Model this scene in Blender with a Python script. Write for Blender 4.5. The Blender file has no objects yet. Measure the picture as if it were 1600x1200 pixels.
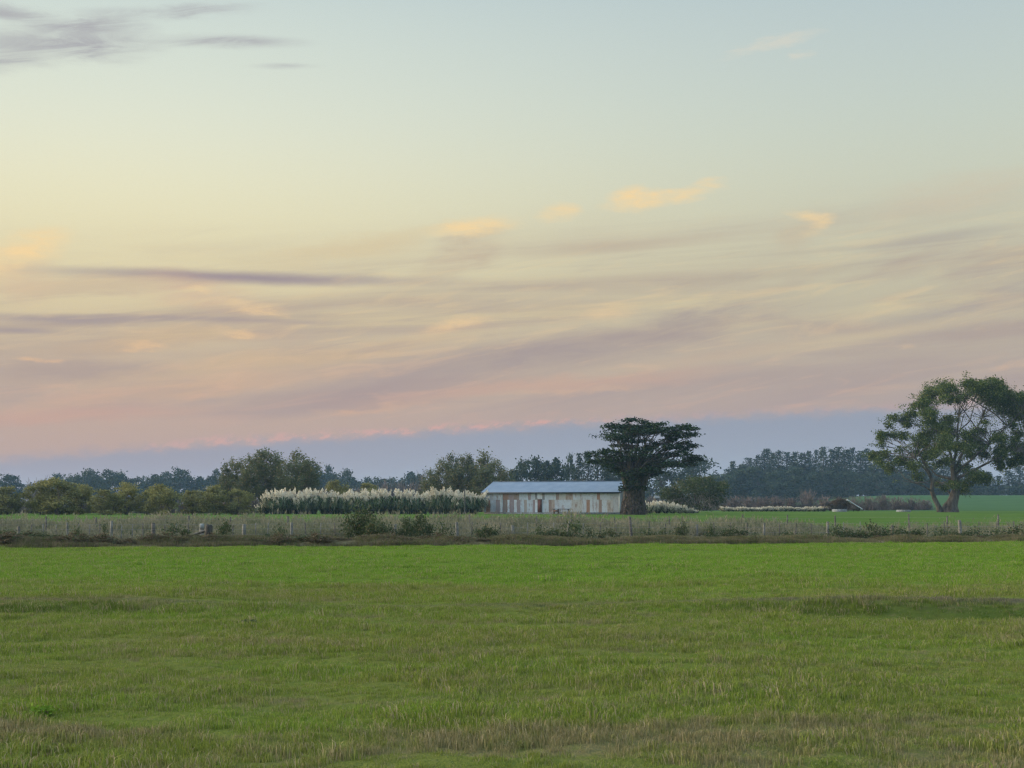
import bpy, math, random
import numpy as np
from mathutils import Vector, Matrix

# ----------------------------------------------------------------------------
# A flat farm at dusk: pasture, weedy fence line, rusty iron shed under a spreading cypress,
# pampas hedge, big gum tree, willows and far pine woods.  Units are metres, camera at the origin.
# ----------------------------------------------------------------------------
F = 2222.2        # focal length in photo pixels (1600 wide)
CZ = 1.6          # eye height
HY = 787.0        # photo row of the level horizon
SC = bpy.context.scene
COL = SC.collection
RNG = np.random.default_rng(7)
random.seed(7)

ORD = ['first', 'second', 'third', 'fourth', 'fifth', 'sixth', 'seventh', 'eighth', 'ninth', 'tenth', 'eleventh',
       'twelfth', 'thirteenth', 'fourteenth', 'fifteenth', 'sixteenth', 'seventeenth', 'eighteenth', 'nineteenth',
       'twentieth']
TENS = {2: 'twenty', 3: 'thirty', 4: 'forty', 5: 'fifty', 6: 'sixty'}
TENTH = {2: 'twentieth', 3: 'thirtieth', 4: 'fortieth', 5: 'fiftieth', 6: 'sixtieth'}


def ordinal(i):                     # 0-based
    n = i + 1
    if n <= 20:
        return ORD[i]
    return TENTH[n // 10] if n % 10 == 0 else TENS[n // 10] + '-' + ORD[n % 10 - 1]


def lin(r, g, b):
    def f(c):
        c /= 255.0
        return c / 12.92 if c <= 0.04045 else ((c + 0.055) / 1.055) ** 2.4
    return (f(r), f(g), f(b), 1.0)


def sstep(a, b, x):
    t = np.clip((np.asarray(x, float) - a) / (b - a), 0, 1)
    return t * t * (3 - 2 * t)


# ------------------------------------------------------------------ terrain
def vnoise(x, y, s, seed=0):
    """Cheap smooth 2-D value noise for relief and scattering."""
    g = VGRID[seed]
    x = np.asarray(x, float) * s + 40; y = np.asarray(y, float) * s + 40
    xi = np.floor(x).astype(int); yi = np.floor(y).astype(int)
    fx = x - xi; fy = y - yi
    fx = fx * fx * (3 - 2 * fx); fy = fy * fy * (3 - 2 * fy)
    a = g[xi % 64, yi % 64]; b = g[(xi + 1) % 64, yi % 64]; c = g[xi % 64, (yi + 1) % 64]; d = g[(xi + 1) % 64, (yi + 1) % 64]
    return (a * (1 - fx) + b * fx) * (1 - fy) + (c * (1 - fx) + d * fx) * fy


VGRID = [np.random.default_rng(900 + i).random((64, 64)) for i in range(16)]


def belt_y(x):                      # where the weedy fence line starts
    return 54.3 + 0.212 * np.clip(x, -60, 60)


def gh(x, y):
    x = np.asarray(x, float); y = np.asarray(y, float)
    z = 0.018 * np.sin(x * 0.7 + 0.4 * y) * np.sin(y * 0.5) + 0.02 * np.sin(x * 0.23 + 1.3) * np.cos(y * 0.19)
    z = z + 0.04 * (vnoise(x * 0.6, y, 0.9, 1) - 0.5) + 0.025 * (vnoise(x, y, 2.3, 2) - 0.5)
    z = z * sstep(3, 9, y) * (1 - sstep(90, 200, y))
    s = 0.09 * (1 - sstep(-6.2, -3.0, x)) + 0.06 + 0.17 * sstep(1.6, 5.8, x)
    ys = 21.7 + 0.25 * np.sin(x * 0.6) + 0.12 * np.sin(x * 1.9)
    z = z + s * (-0.45 * (1 - sstep(ys - 0.75, ys - 0.1, y)) + 0.55 * sstep(ys - 0.45, ys + 0.25, y) * (1 - sstep(24, 42, y)))
    z = z - s * 0.0
    d = y - belt_y(x)
    z = z + (0.17 - 0.07 * sstep(-4, 6, x)) * sstep(0.2, 1.2, d) * (1 - sstep(2.2, 4.0, d)) - 0.30 * sstep(2.6, 4.4, d) * (1 - sstep(9, 22, d))
    z = z + 0.05 * np.sin(x * 1.1 + 2) * sstep(0.2, 1, d) * (1 - sstep(3, 5, d))
    rise = sstep(330, 690, y) * sstep(105, 185, x)
    return z + 5.6 * rise


def at(px, Y):                      # ground point below a photo column at distance Y
    x = (px - 800) / F * Y
    return np.array([x, Y, float(gh(x, Y))])


def zat(py, Y):
    return CZ - (py - HY) / F * Y


# ------------------------------------------------------------------ objects
def tag(o, label=None, cat=None, group=None, kind=None):
    if label: o['label'] = label
    if cat: o['category'] = cat
    if group: o['group'] = group
    if kind: o['kind'] = kind
    return o


def empty(name, loc, rz=0.0, label=None, cat=None, group=None):
    o = bpy.data.objects.new(name, None)
    o.empty_display_size = 0.3
    COL.objects.link(o)
    o.location = tuple(float(v) for v in loc)
    o.rotation_euler = (0, 0, rz)
    return tag(o, label, cat, group)


def link_mesh(name, me, mat=None, parent=None, link=True):
    if mat is not None and not me.materials:
        me.materials.append(mat)
    o = bpy.data.objects.new(name, me)
    if link:
        COL.objects.link(o)
    if parent is not None:
        o.parent = parent
    return o


def copy_tree(o, parent=None):
    c = o.copy()
    COL.objects.link(c)
    if parent is not None:
        c.parent = parent
        c.matrix_parent_inverse = o.matrix_parent_inverse.copy()
    for ch in list(KIDS.get(o.name, [])):
        k = copy_tree(ch, c)
        KIDS.setdefault(c.name, []).append(k)
    return c


KIDS = {}


def child(parent, o):
    KIDS.setdefault(parent.name, []).append(o)
    return o


class MB:
    """Collects polygons (with a tone and an optional colour per face) and builds one mesh."""
    def __init__(self):
        self.v = []; self.f = []; self.tone = []; self.col = []; self.n = 0

    def add(self, verts, faces, tone=0.5, col=None):
        verts = np.asarray(verts, float).reshape(-1, 3)
        self.v.append(verts)
        fs = np.asarray(faces, int)
        self.f.append(fs + self.n)
        m = len(fs)
        self.tone.append(np.broadcast_to(np.asarray(tone, float), (m,)))
        self.col.append(np.broadcast_to(np.asarray(col if col is not None else (1, 1, 1), float), (m, 3)))
        self.n += len(verts)
        return self

    def mesh(self, name, smooth=False):
        V = np.concatenate(self.v).astype(np.float32)
        me = bpy.data.meshes.new(name)
        me.vertices.add(len(V)); me.vertices.foreach_set('co', V.ravel())
        tot = np.concatenate([np.full(len(f), f.shape[1]) for f in self.f]).astype(np.int32)
        loops = np.concatenate([f.ravel() for f in self.f]).astype(np.int32)
        me.loops.add(len(loops)); me.loops.foreach_set('vertex_index', loops)
        me.polygons.add(len(tot))
        st = np.zeros(len(tot), np.int32); st[1:] = np.cumsum(tot)[:-1]
        me.polygons.foreach_set('loop_start', st)
        me.polygons.foreach_set('loop_total', tot)
        if smooth:
            me.polygons.foreach_set('use_smooth', np.ones(len(tot), bool))
        a = me.attributes.new('tone', 'FLOAT', 'FACE')
        a.data.foreach_set('value', np.concatenate(self.tone).astype(np.float32))
        c = np.concatenate(self.col)
        if (c != 1).any():
            a = me.attributes.new('tint', 'FLOAT_COLOR', 'FACE')
            a.data.foreach_set('color', np.concatenate([c, np.ones((len(c), 1))], 1).astype(np.float32).ravel())
        me.update(); me.validate()
        return me

    def build(self, name, mat, parent=None, smooth=False, link=True):
        o = link_mesh(name, self.mesh(name, smooth), mat, parent, link)
        if parent is not None:
            child(parent, o)
        return o

    # shapes
    def box(self, c, s, rz=0.0, tone=0.5, col=None, tilt=None):
        hx, hy, hz = s[0] / 2, s[1] / 2, s[2] / 2
        P = np.array([(sx * hx, sy * hy, sz * hz) for sz in (-1, 1) for sy in (-1, 1) for sx in (-1, 1)])
        if tilt is not None:
            P = P @ np.array(Matrix.Rotation(tilt[0], 3, tilt[1])).T
        R = np.array([[math.cos(rz), -math.sin(rz), 0], [math.sin(rz), math.cos(rz), 0], [0, 0, 1]])
        P = P @ R.T + np.asarray(c, float)
        return self.add(P, [(0, 2, 3, 1), (4, 5, 7, 6), (0, 1, 5, 4), (2, 6, 7, 3), (0, 4, 6, 2), (1, 3, 7, 5)], tone, col)

    def tube(self, pts, rad, sides=7, tone=0.5, flute=0.0, rng=None):
        pts = np.asarray(pts, float); n = len(pts)
        rad = np.broadcast_to(np.asarray(rad, float), (n,))
        tan = np.gradient(pts, axis=0)
        tan /= np.linalg.norm(tan, axis=1)[:, None] + 1e-9
        ref = np.array([0.0, 1.0, 0.0]) if abs(tan[0][1]) < 0.8 else np.array([1.0, 0, 0])
        V = []
        ph = np.linspace(0, 2 * np.pi, sides, endpoint=False)
        for i in range(n):
            a = np.cross(tan[i], ref); a /= np.linalg.norm(a) + 1e-9
            b = np.cross(tan[i], a)
            r = rad[i] * (1 + flute * np.sin(ph * 5 + 0.3 * i) + (flute * 0.6 * np.sin(ph * 9 + 1.7 + .5 * i)))
            V.append(pts[i] + np.cos(ph)[:, None] * a * r[:, None] + np.sin(ph)[:, None] * b * r[:, None])
        V = np.concatenate(V)
        fs = []
        for i in range(n - 1):
            for k in range(sides):
                k2 = (k + 1) % sides
                fs.append((i * sides + k, i * sides + k2, (i + 1) * sides + k2, (i + 1) * sides + k))
        return self.add(V, fs, tone)

    def cards(self, P, size, rng, aspect=0.55, up=0.0, axis=None, tone=None, col=None):
        """Leaf-shaped faces at the points P.  up: 0 random lie .. 1 lying flat.  axis: preferred long direction."""
        P = np.asarray(P, float); n = len(P)
        t = rng.normal(size=(n, 3))
        if axis is not None:
            t = t * 0.35 + np.asarray(axis, float)
        if up > 0:
            t[:, 2] *= (1 - up)
        t /= np.linalg.norm(t, axis=1)[:, None] + 1e-9
        q = rng.normal(size=(n, 3))
        if up > 0:
            q = q * (1 - up) + np.cross(t, [0, 0, 1.0]) * up
        b = q - (q * t).sum(1)[:, None] * t
        b /= np.linalg.norm(b, axis=1)[:, None] + 1e-9
        s = (np.broadcast_to(np.asarray(size, float), (n,)) * rng.uniform(0.65, 1.35, n))[:, None] * 0.5
        asp = rng.uniform(0.75, 1.25, n)[:, None] * aspect
        V = np.stack([P - t * s, P + b * s * asp + t * s * 0.1, P + t * s, P - b * s * asp + t * s * 0.1], 1).reshape(-1, 3)
        fs = np.arange(4 * n).reshape(n, 4)
        return self.add(V, fs, rng.random(n) if tone is None else tone, col)


def sub_clump(rng, c, r, n, k=9, spread=0.3, shell=0.45):
    """n points gathered in k uneven tufts through the ellipsoid (c, r)."""
    c = np.asarray(c, float); r = np.asarray(r, float)
    d = rng.normal(size=(k, 3)); d /= np.linalg.norm(d, axis=1)[:, None]
    s = c + d * r * (rng.random(k) ** shell)[:, None]
    w = rng.random(k) + 0.25
    idx = rng.choice(k, n, p=w / w.sum())
    return s[idx] + rng.normal(size=(n, 3)) * r * spread


# ------------------------------------------------------------------ materials
class NT:
    def __init__(self, tree):
        self.t = tree
        tree.nodes.clear()

    def n(self, typ, **kw):
        nd = self.t.nodes.new(typ)
        for k, v in kw.items():
            setattr(nd, k, v)
        return nd

    def put(self, sock, v):
        if isinstance(v, bpy.types.NodeSocket):
            self.t.links.new(v, sock)
        elif v is not None:
            if sock.type == 'RGBA' and not hasattr(v, '__len__'):
                v = (v, v, v, 1)
            sock.default_value = v

    def m(self, op, a, b=None, c=None, clamp=False):
        nd = self.n('ShaderNodeMath', operation=op, use_clamp=clamp)
        self.put(nd.inputs[0], a)
        if b is not None: self.put(nd.inputs[1], b)
        if c is not None: self.put(nd.inputs[2], c)
        return nd.outputs[0]

    def mix(self, f, a, b, blend='MIX'):
        nd = self.n('ShaderNodeMix', data_type='RGBA', blend_type=blend, clamp_factor=True)
        self.put(nd.inputs[0], f); self.put(nd.inputs[6], a); self.put(nd.inputs[7], b)
        return nd.outputs[2]

    def ss(self, x, a, b, lo=0.0, hi=1.0):
        nd = self.n('ShaderNodeMapRange', interpolation_type='SMOOTHSTEP')
        self.put(nd.inputs[0], x)
        nd.inputs[1].default_value = a; nd.inputs[2].default_value = b
        nd.inputs[3].default_value = lo; nd.inputs[4].default_value = hi
        return nd.outputs[0]

    def noise(self, vec, scale, detail=3.0, rough=0.5, dist=0.0, out=0):
        nd = self.n('ShaderNodeTexNoise')
        self.put(nd.inputs['Vector'], vec)
        nd.inputs['Scale'].default_value = scale
        nd.inputs['Detail'].default_value = detail
        nd.inputs['Roughness'].default_value = rough
        nd.inputs['Distortion'].default_value = dist
        return nd.outputs[out]

    def xyz(self, x, y, z):
        nd = self.n('ShaderNodeCombineXYZ')
        self.put(nd.inputs[0], x); self.put(nd.inputs[1], y); self.put(nd.inputs[2], z)
        return nd.outputs[0]

    def sep(self, v):
        nd = self.n('ShaderNodeSeparateXYZ'); self.put(nd.inputs[0], v)
        return nd.outputs

    def ramp(self, f, stops, interp='EASE'):
        nd = self.n('ShaderNodeValToRGB')
        cr = nd.color_ramp; cr.interpolation = interp
        while len(cr.elements) < len(stops):
            cr.elements.new(0.5)
        for e, (p, c) in zip(cr.elements, stops):
            e.position = p; e.color = c if len(c) == 4 else (*c, 1)
        self.put(nd.inputs[0], f)
        return nd.outputs[0]


def new_mat(name):
    m = bpy.data.materials.new(name)
    m.use_nodes = True
    return m, NT(m.node_tree)


def finish(nt, color, rough=0.85, translucent=0.0, tcol=None, bump=None, spec=0.2, metal=0.0):
    out = nt.n('ShaderNodeOutputMaterial')
    p = nt.n('ShaderNodeBsdfPrincipled')
    nt.put(p.inputs['Base Color'], color)
    nt.put(p.inputs['Roughness'], rough)
    p.inputs['Specular IOR Level'].default_value = spec
    p.inputs['Metallic'].default_value = metal
    if bump is not None:
        b = nt.n('ShaderNodeBump'); b.inputs['Strength'].default_value = bump[1]
        b.inputs['Distance'].default_value = bump[2]
        nt.put(b.inputs['Height'], bump[0]); nt.put(p.inputs['Normal'], b.outputs[0])
    if translucent > 0:
        t = nt.n('ShaderNodeBsdfTranslucent')
        nt.put(t.inputs['Color'], tcol if tcol is not None else color)
        mx = nt.n('ShaderNodeMixShader'); mx.inputs[0].default_value = translucent
        nt.t.links.new(p.outputs[0], mx.inputs[1]); nt.t.links.new(t.outputs[0], mx.inputs[2])
        nt.t.links.new(mx.outputs[0], out.inputs[0])
    else:
        nt.t.links.new(p.outputs[0], out.inputs[0])


def foliage(name, a, b, c=None, trans=0.28, scale=0.5, rough=0.7):
    """Leaves: two greens mixed leaf by leaf and in drifts, with an odd third colour."""
    m, nt = new_mat(name)
    tone = nt.n('ShaderNodeAttribute', attribute_name='tone').outputs['Fac']
    pos = nt.n('ShaderNodeNewGeometry').outputs['Position']
    rnd = nt.n('ShaderNodeObjectInfo').outputs['Random']
    nz = nt.noise(pos, scale, 2)
    f = nt.m('ADD', nt.m('MULTIPLY', tone, 0.5), nt.m('MULTIPLY_ADD', nz, 1.2, -0.35))
    f = nt.m('ADD', f, nt.m('MULTIPLY_ADD', rnd, 0.3, -0.15), clamp=True)
    col = nt.mix(f, (*a, 1), (*b, 1))
    if c is not None:
        col = nt.mix(nt.m('GREATER_THAN', tone, 0.86), col, (*c, 1))
    finish(nt, col, rough, trans, spec=0.06)
    return m


def bark(name, a, b, scale=3.0):
    m, nt = new_mat(name)
    tc = nt.n('ShaderNodeTexCoord').outputs['Object']
    x, y, z = nt.sep(tc)
    v = nt.xyz(x, y, nt.m('MULTIPLY', z, 0.22))
    nz = nt.noise(v, scale, 5, 0.65)
    col = nt.mix(nt.ss(nz, 0.35, 0.65), (*a, 1), (*b, 1))
    finish(nt, col, 0.9, bump=(nz, 0.7, 0.15))
    return m


def pasture_colour(nt):
    """Colour of the grass sward by place: lusher far half, tired olive near half, dry drifts and bare scrapes."""
    pos = nt.n('ShaderNodeNewGeometry').outputs['Position']
    x, y, z = nt.sep(pos)
    wx = nt.xyz(nt.m('MULTIPLY', x, 0.45), y, 0.0)
    n1 = nt.noise(wx, 0.33, 4, 0.6)
    n2 = nt.noise(pos, 1.7, 4, 0.6)
    n3 = nt.noise(wx, 0.11, 3, 0.5)
    n4 = nt.noise(wx, 0.8, 3, 0.6)
    n5 = nt.noise(pos, 5.5, 3, 0.65)
    yw = nt.m('ADD', y, nt.m('MULTIPLY_ADD', n1, 8.0, -4.0))
    far = nt.ss(yw, 22.0, 33.0)
    far = nt.m('MULTIPLY', far, nt.ss(nt.m('ADD', x, nt.m('MULTIPLY', n3, 10)), -16.0, 6.0, 0.45, 1.0))
    lush = nt.m('ADD', nt.m('MULTIPLY', far, 0.85), nt.m('MULTIPLY_ADD', n1, 1.7, -0.62))
    lush = nt.m('ADD', lush, nt.m('ADD', nt.m('MULTIPLY_ADD', n2, 1.5, -0.75), nt.m('MULTIPLY_ADD', n5, 1.3, -0.65)), clamp=True)
    col = nt.mix(lush, G_OLIVE, G_LUSH)
    # the strong green patch at the right and the foreground's bright tufts
    dash = nt.noise(nt.xyz(nt.m('MULTIPLY', x, 0.35), y, 3.0), 1.6, 4, 0.65)
    col = nt.mix(nt.m('MULTIPLY', nt.m('MULTIPLY', nt.ss(dash, 0.33, 0.45, 1.0, 0.0), far), 0.6), col, (0.055, 0.11, 0.014, 1))
    col = nt.mix(nt.m('MULTIPLY', nt.ss(dash, 0.58, 0.72), 0.4), col, (0.20, 0.25, 0.05, 1))
    dry = nt.m('ADD', nt.m('MULTIPLY_ADD', n4, 1.5, -0.75), nt.m('ADD', nt.m('MULTIPLY_ADD', n2, 1.5, -0.75), nt.m('MULTIPLY_ADD', n5, 1.2, -0.6)))
    dry = nt.m('SUBTRACT', dry, nt.m('MULTIPLY', far, 0.35))
    # dry bands: along the foot of the little step, and across the very front
    b1 = nt.m('SUBTRACT', 1.0, nt.ss(nt.m('ABSOLUTE', nt.m('SUBTRACT', yw, 9.6)), 0.2, 1.3))
    lip = nt.m('ADD', y, nt.m('MULTIPLY', nt.m('SINE', nt.m('MULTIPLY', x, 0.6)), -0.25))
    xs = nt.m('MAXIMUM', nt.ss(nt.m('ADD', x, nt.m('MULTIPLY_ADD', n2, 3.0, -1.5)), 0.0, 5.0), nt.ss(nt.m('ADD', x, nt.m('MULTIPLY_ADD', n2, 4.0, -2.0)), -7.0, -3.5, 0.75, 0.42))
    b2 = nt.m('MULTIPLY', nt.m('SUBTRACT', 1.0, nt.ss(nt.m('ABSOLUTE', nt.m('SUBTRACT', lip, 22.05)), 0.05, 0.42)), nt.m('MULTIPLY', xs, nt.m('MULTIPLY_ADD', n2, 3.0, 0.2)))
    face = nt.m('MULTIPLY', nt.m('SUBTRACT', 1.0, nt.ss(nt.m('ABSOLUTE', nt.m('SUBTRACT', lip, 21.25)), 0.25, 0.6)), nt.m('ADD', nt.ss(nt.m('ADD', x, nt.m('MULTIPLY_ADD', n2, 5.0, -2.5)), 2.0, 7.5, 0.0, 0.85), nt.ss(nt.m('ADD', x, nt.m('MULTIPLY_ADD', n2, 5.0, -2.5)), -7.5, -4.5, 0.7, 0.0)))
    col = nt.mix(nt.m('MULTIPLY', face, 0.8), col, (0.045, 0.095, 0.014, 1))  # step face: darker lush grass, with the bank's shade put into its green
    dry = nt.m('ADD', dry, nt.m('MULTIPLY', b1, 0.35))
    col = nt.mix(nt.m('MULTIPLY', b2, 0.55), col, (0.150, 0.132, 0.105, 1))
    dry = nt.ss(dry, -0.02, 0.56)
    col = nt.mix(nt.m('MULTIPLY', dry, 0.85), col, G_DRY)
    col = nt.mix(nt.m('MULTIPLY', nt.ss(nt.m('ADD', nt.m('MULTIPLY', n2, 0.6), nt.m('MULTIPLY', n5, 0.4)), 0.33, 0.44, 1.0, 0.0), 0.6), col, (0.05, 0.085, 0.014, 1))
    return col, pos, x, y, n2


G_LUSH = (0.155, 0.282, 0.024, 1)
G_OLIVE = (0.186, 0.220, 0.042, 1)
G_DRY = (0.245, 0.195, 0.110, 1)


def ground_mat():
    m, nt = new_mat('field soil and sward')
    col, pos, x, y, n2 = pasture_colour(nt)
    d = nt.m('SUBTRACT', y, nt.m('MULTIPLY_ADD', x, 0.212, 54.3))
    # far paddocks: plain bright grass
    pn = nt.noise(pos, 0.05, 4, 0.55)
    pad = nt.mix(nt.ss(pn, 0.3, 0.7), (0.055, 0.110, 0.016, 1), (0.078, 0.128, 0.026, 1))
    far = nt.mix(nt.ss(pn, 0.3, 0.7), (0.038, 0.085, 0.030, 1), (0.048, 0.098, 0.034, 1))
    pad = nt.mix(nt.ss(y, 290, 330), pad, far)
    # dead thatch and earth on the bank under the fence
    bank = nt.mix(nt.ss(nt.noise(pos, 2.2, 4, 0.65), 0.35, 0.65), (0.055, 0.052, 0.028, 1), (0.13, 0.115, 0.065, 1))
    bank = nt.mix(nt.ss(x, -6, 8), bank, nt.mix(nt.ss(nt.noise(pos, 1.2, 4, 0.65), 0.38, 0.62), (0.075, 0.062, 0.036, 1), (0.20, 0.17, 0.115, 1)))
    col = nt.mix(0.6, col, (0.045, 0.050, 0.016, 1))      # thatch between the blades
    col = nt.mix(nt.ss(d, 0.0, 0.5), col, bank)
    col = nt.mix(nt.ss(d, 16, 30), col, pad)
    finish(nt, col, 0.95, bump=(nt.noise(pos, 9, 4, 0.7), 0.8, 0.08), spec=0.02)
    return m


def blade_mat(name, dead=0.0):
    m, nt = new_mat(name)
    col, pos, x, y, n2 = pasture_colour(nt)
    tone = nt.n('ShaderNodeAttribute', attribute_name='tone').outputs['Fac']
    col = nt.mix(nt.ss(tone, 0.80, 0.88), col, (0.30, 0.25, 0.145, 1))
    col = nt.mix(nt.m('MULTIPLY', nt.ss(tone, 0.0, 0.45, 1.0, 0.0), 0.6), col, (0.040, 0.080, 0.012, 1))
    finish(nt, col, 0.75, 0.3, spec=0.05)
    return m


def tall_grass_mat():
    m, nt = new_mat('seeding grass')
    tone = nt.n('ShaderNodeAttribute', attribute_name='tone').outputs['Fac']
    pos = nt.n('ShaderNodeNewGeometry').outputs['Position']
    nz = nt.noise(pos, 0.45, 3, 0.6)
    f = nt.m('ADD', nt.m('MULTIPLY', tone, 0.75), nt.m('MULTIPLY_ADD', nz, 2.6, -1.25), clamp=True)
    col = nt.mix(f, (0.068, 0.108, 0.046, 1), (0.225, 0.210, 0.150, 1))
    finish(nt, col, 0.85, 0.3, spec=0.05)
    return m


def plain_noise(name, a, b, scale=4.0, rough=0.8, bump=0.3, lo=0.35, hi=0.65, metal=0.0, spec=0.3):
    m, nt = new_mat(name)
    tc = nt.n('ShaderNodeTexCoord').outputs['Object']
    nz = nt.noise(tc, scale, 5, 0.65)
    finish(nt, nt.mix(nt.ss(nz, lo, hi), (*a, 1), (*b, 1)), rough, bump=(nz, bump, 0.02), metal=metal, spec=spec)
    return m


def sheet_iron_mat():
    """Old painted corrugated iron: each sheet's own paint or rust (mesh tint) streaked with rust and grime."""
    m, nt = new_mat('old painted iron')
    tint = nt.n('ShaderNodeAttribute', attribute_name='tint').outputs['Color']
    tc = nt.n('ShaderNodeTexCoord').outputs['Object']
    x, y, z = nt.sep(tc)
    streak = nt.noise(nt.xyz(nt.m('MULTIPLY', x, 3.0), nt.m('MULTIPLY', y, 3.0), nt.m('MULTIPLY', z, 0.5)), 1.0, 5, 0.7)
    blot = nt.noise(tc, 0.9, 5, 0.7)
    f = nt.m('MULTIPLY', nt.ss(streak, 0.44, 0.66), nt.ss(blot, 0.38, 0.58))
    grime = nt.noise(nt.xyz(nt.m('MULTIPLY', x, 1.6), nt.m('MULTIPLY', y, 1.6), nt.m('MULTIPLY', z, 1.1)), 1.0, 6, 0.75)
    tint = nt.mix(nt.m('MULTIPLY', nt.ss(grime, 0.42, 0.62), 0.36), tint, (0.30, 0.27, 0.25, 1))
    col = nt.mix(nt.m('MULTIPLY', f, 0.8), tint, (0.17, 0.095, 0.065, 1))
    col = nt.mix(nt.m('MULTIPLY', nt.ss(streak, 0.3, 0.5, 1.0, 0.0), 0.35), col, (0.17, 0.18, 0.18, 1))
    finish(nt, col, 0.6, spec=0.3)
    return m


M = {}
M['ground'] = ground_mat()
M['blade'] = blade_mat('pasture blades')
M['tall'] = tall_grass_mat()
M['cypress'] = foliage('cypress sprays', (0.009, 0.020, 0.012), (0.022, 0.040, 0.018), (0.042, 0.075, 0.026), 0.10, 0.5)
M['gum'] = foliage('gum leaves', (0.032, 0.054, 0.018), (0.095, 0.128, 0.026), (0.18, 0.20, 0.05), 0.28, 0.30)
M['willow'] = foliage('willow leaves', (0.12, 0.124, 0.055), (0.240, 0.228, 0.075), (0.27, 0.25, 0.09), 0.3, 0.25)
M['poplar'] = foliage('grey green leaves', (0.065, 0.080, 0.044), (0.125, 0.138, 0.06), (0.18, 0.15, 0.08), 0.25, 0.22)
M['pine'] = foliage('pine needles', (0.014, 0.026, 0.018), (0.028, 0.044, 0.027), None, 0.1, 0.12)
M['shelter'] = foliage('evergreen leaves', (0.02, 0.034, 0.022), (0.04, 0.058, 0.033), None, 0.12, 0.1)
M['scrub'] = foliage('scrub leaves', (0.032, 0.048, 0.022), (0.070, 0.092, 0.036), (0.12, 0.11, 0.065), 0.2, 0.6)
M['bramble'] = foliage('bramble leaves', (0.042, 0.064, 0.030), (0.085, 0.110, 0.050), (0.15, 0.13, 0.075), 0.2, 1.0)
M['weed'] = foliage('dead dock stems', (0.08, 0.062, 0.04), (0.15, 0.12, 0.075), (0.09, 0.12, 0.05), 0.2, 1.2)
M['twig'] = foliage('bare twigs', (0.105, 0.082, 0.078), (0.165, 0.135, 0.125), None, 0.0, 0.2)
M['pale_twig'] = foliage('pale bare twigs', (0.17, 0.155, 0.14), (0.26, 0.235, 0.21), None, 0.0, 0.2)
M['pampas'] = foliage('pampas blades', (0.028, 0.052, 0.026), (0.090, 0.120, 0.052), (0.17, 0.15, 0.085), 0.2, 0.9)
M['plume'] = foliage('pampas plumes', (0.50, 0.46, 0.36), (0.75, 0.705, 0.585), (0.44, 0.37, 0.27), 0.35, 0.8)
M['dead'] = foliage('dead fronds', (0.038, 0.030, 0.026), (0.155, 0.122, 0.102), (0.035, 0.045, 0.028), 0.1, 1.4)
M['bark'] = bark('grey brown bark', (0.055, 0.045, 0.037), (0.135, 0.115, 0.095))
M['gumbark'] = bark('peeling gum bark', (0.036, 0.030, 0.026), (0.115, 0.100, 0.086), 1.6)
M['dark_bark'] = bark('dark bark', (0.03, 0.027, 0.024), (0.07, 0.06, 0.052))
M['post'] = plain_noise('weathered post', (0.095, 0.094, 0.080), (0.175, 0.172, 0.15), 6)
M['dark_post'] = plain_noise('tarred post', (0.022, 0.022, 0.02), (0.06, 0.055, 0.048), 6)
M['wire'] = plain_noise('fence wire', (0.16, 0.16, 0.16), (0.26, 0.25, 0.24), 9, 0.5, 0.0, metal=0.6)
M['iron'] = sheet_iron_mat()
M['roof'] = plain_noise('blue roof paint', (0.105, 0.150, 0.210), (0.135, 0.182, 0.245), 0.7, 0.5, 0.05, spec=0.4)
M['gutter'] = plain_noise('dark gutter', (0.03, 0.035, 0.045), (0.06, 0.065, 0.075), 5)
M['concrete'] = plain_noise('old concrete', (0.11, 0.122, 0.122), (0.20, 0.212, 0.21), 3)
M['white'] = plain_noise('chalky white paint', (0.55, 0.57, 0.56), (0.70, 0.71, 0.70), 5)
M['timber'] = plain_noise('old dark timber', (0.045, 0.036, 0.030), (0.12, 0.095, 0.08), 5)
M['capgrey'] = plain_noise('faded white paint', (0.19, 0.205, 0.20), (0.29, 0.305, 0.295), 5)
M['tin'] = plain_noise('pale roofing iron', (0.38, 0.42, 0.46), (0.55, 0.58, 0.62), 3, 0.5)
M['rust'] = plain_noise('rusted iron', (0.085, 0.042, 0.028), (0.16, 0.085, 0.055), 4)
M['door'] = plain_noise('dull red door paint', (0.085, 0.034, 0.030), (0.13, 0.055, 0.045), 3)

# ------------------------------------------------------------------ ground
def axis(parts):
    out = []
    for a, b, step in parts:
        out += list(np.arange(a, b, step))
    return np.array(out)


def make_ground():
    xs = axis([(0, 26, 0.26), (26, 60, 1.5), (60, 300, 12), (300, 1800, 100)])
    xs = np.concatenate([-xs[:0:-1], xs])
    ys = axis([(-200, 0, 20), (0, 6, 0.6), (6, 18, 0.26), (18, 25, 0.17), (25, 46, 0.35), (46, 72, 0.30), (72, 120, 2), (120, 700, 10), (700, 2400, 80)])
    X, Y = np.meshgrid(xs, ys)
    Z = gh(X, Y)
    near = (np.abs(X) < 26) & (Y > 0) & (Y < 72)
    Z = Z + np.where(near, RNG.normal(size=Z.shape) * 0.012, 0)
    V = np.stack([X, Y, Z], -1).reshape(-1, 3)
    nx, ny = len(xs), len(ys)
    i = np.arange(nx * ny).reshape(ny, nx)
    fs = np.stack([i[:-1, :-1], i[:-1, 1:], i[1:, 1:], i[1:, :-1]], -1).reshape(-1, 4)
    mb = MB().add(V, fs)
    o = mb.build('ground', M['ground'], smooth=True)
    tag(o, 'flat green farm pasture running to the far trees', 'ground', kind='structure')


make_ground()

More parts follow.
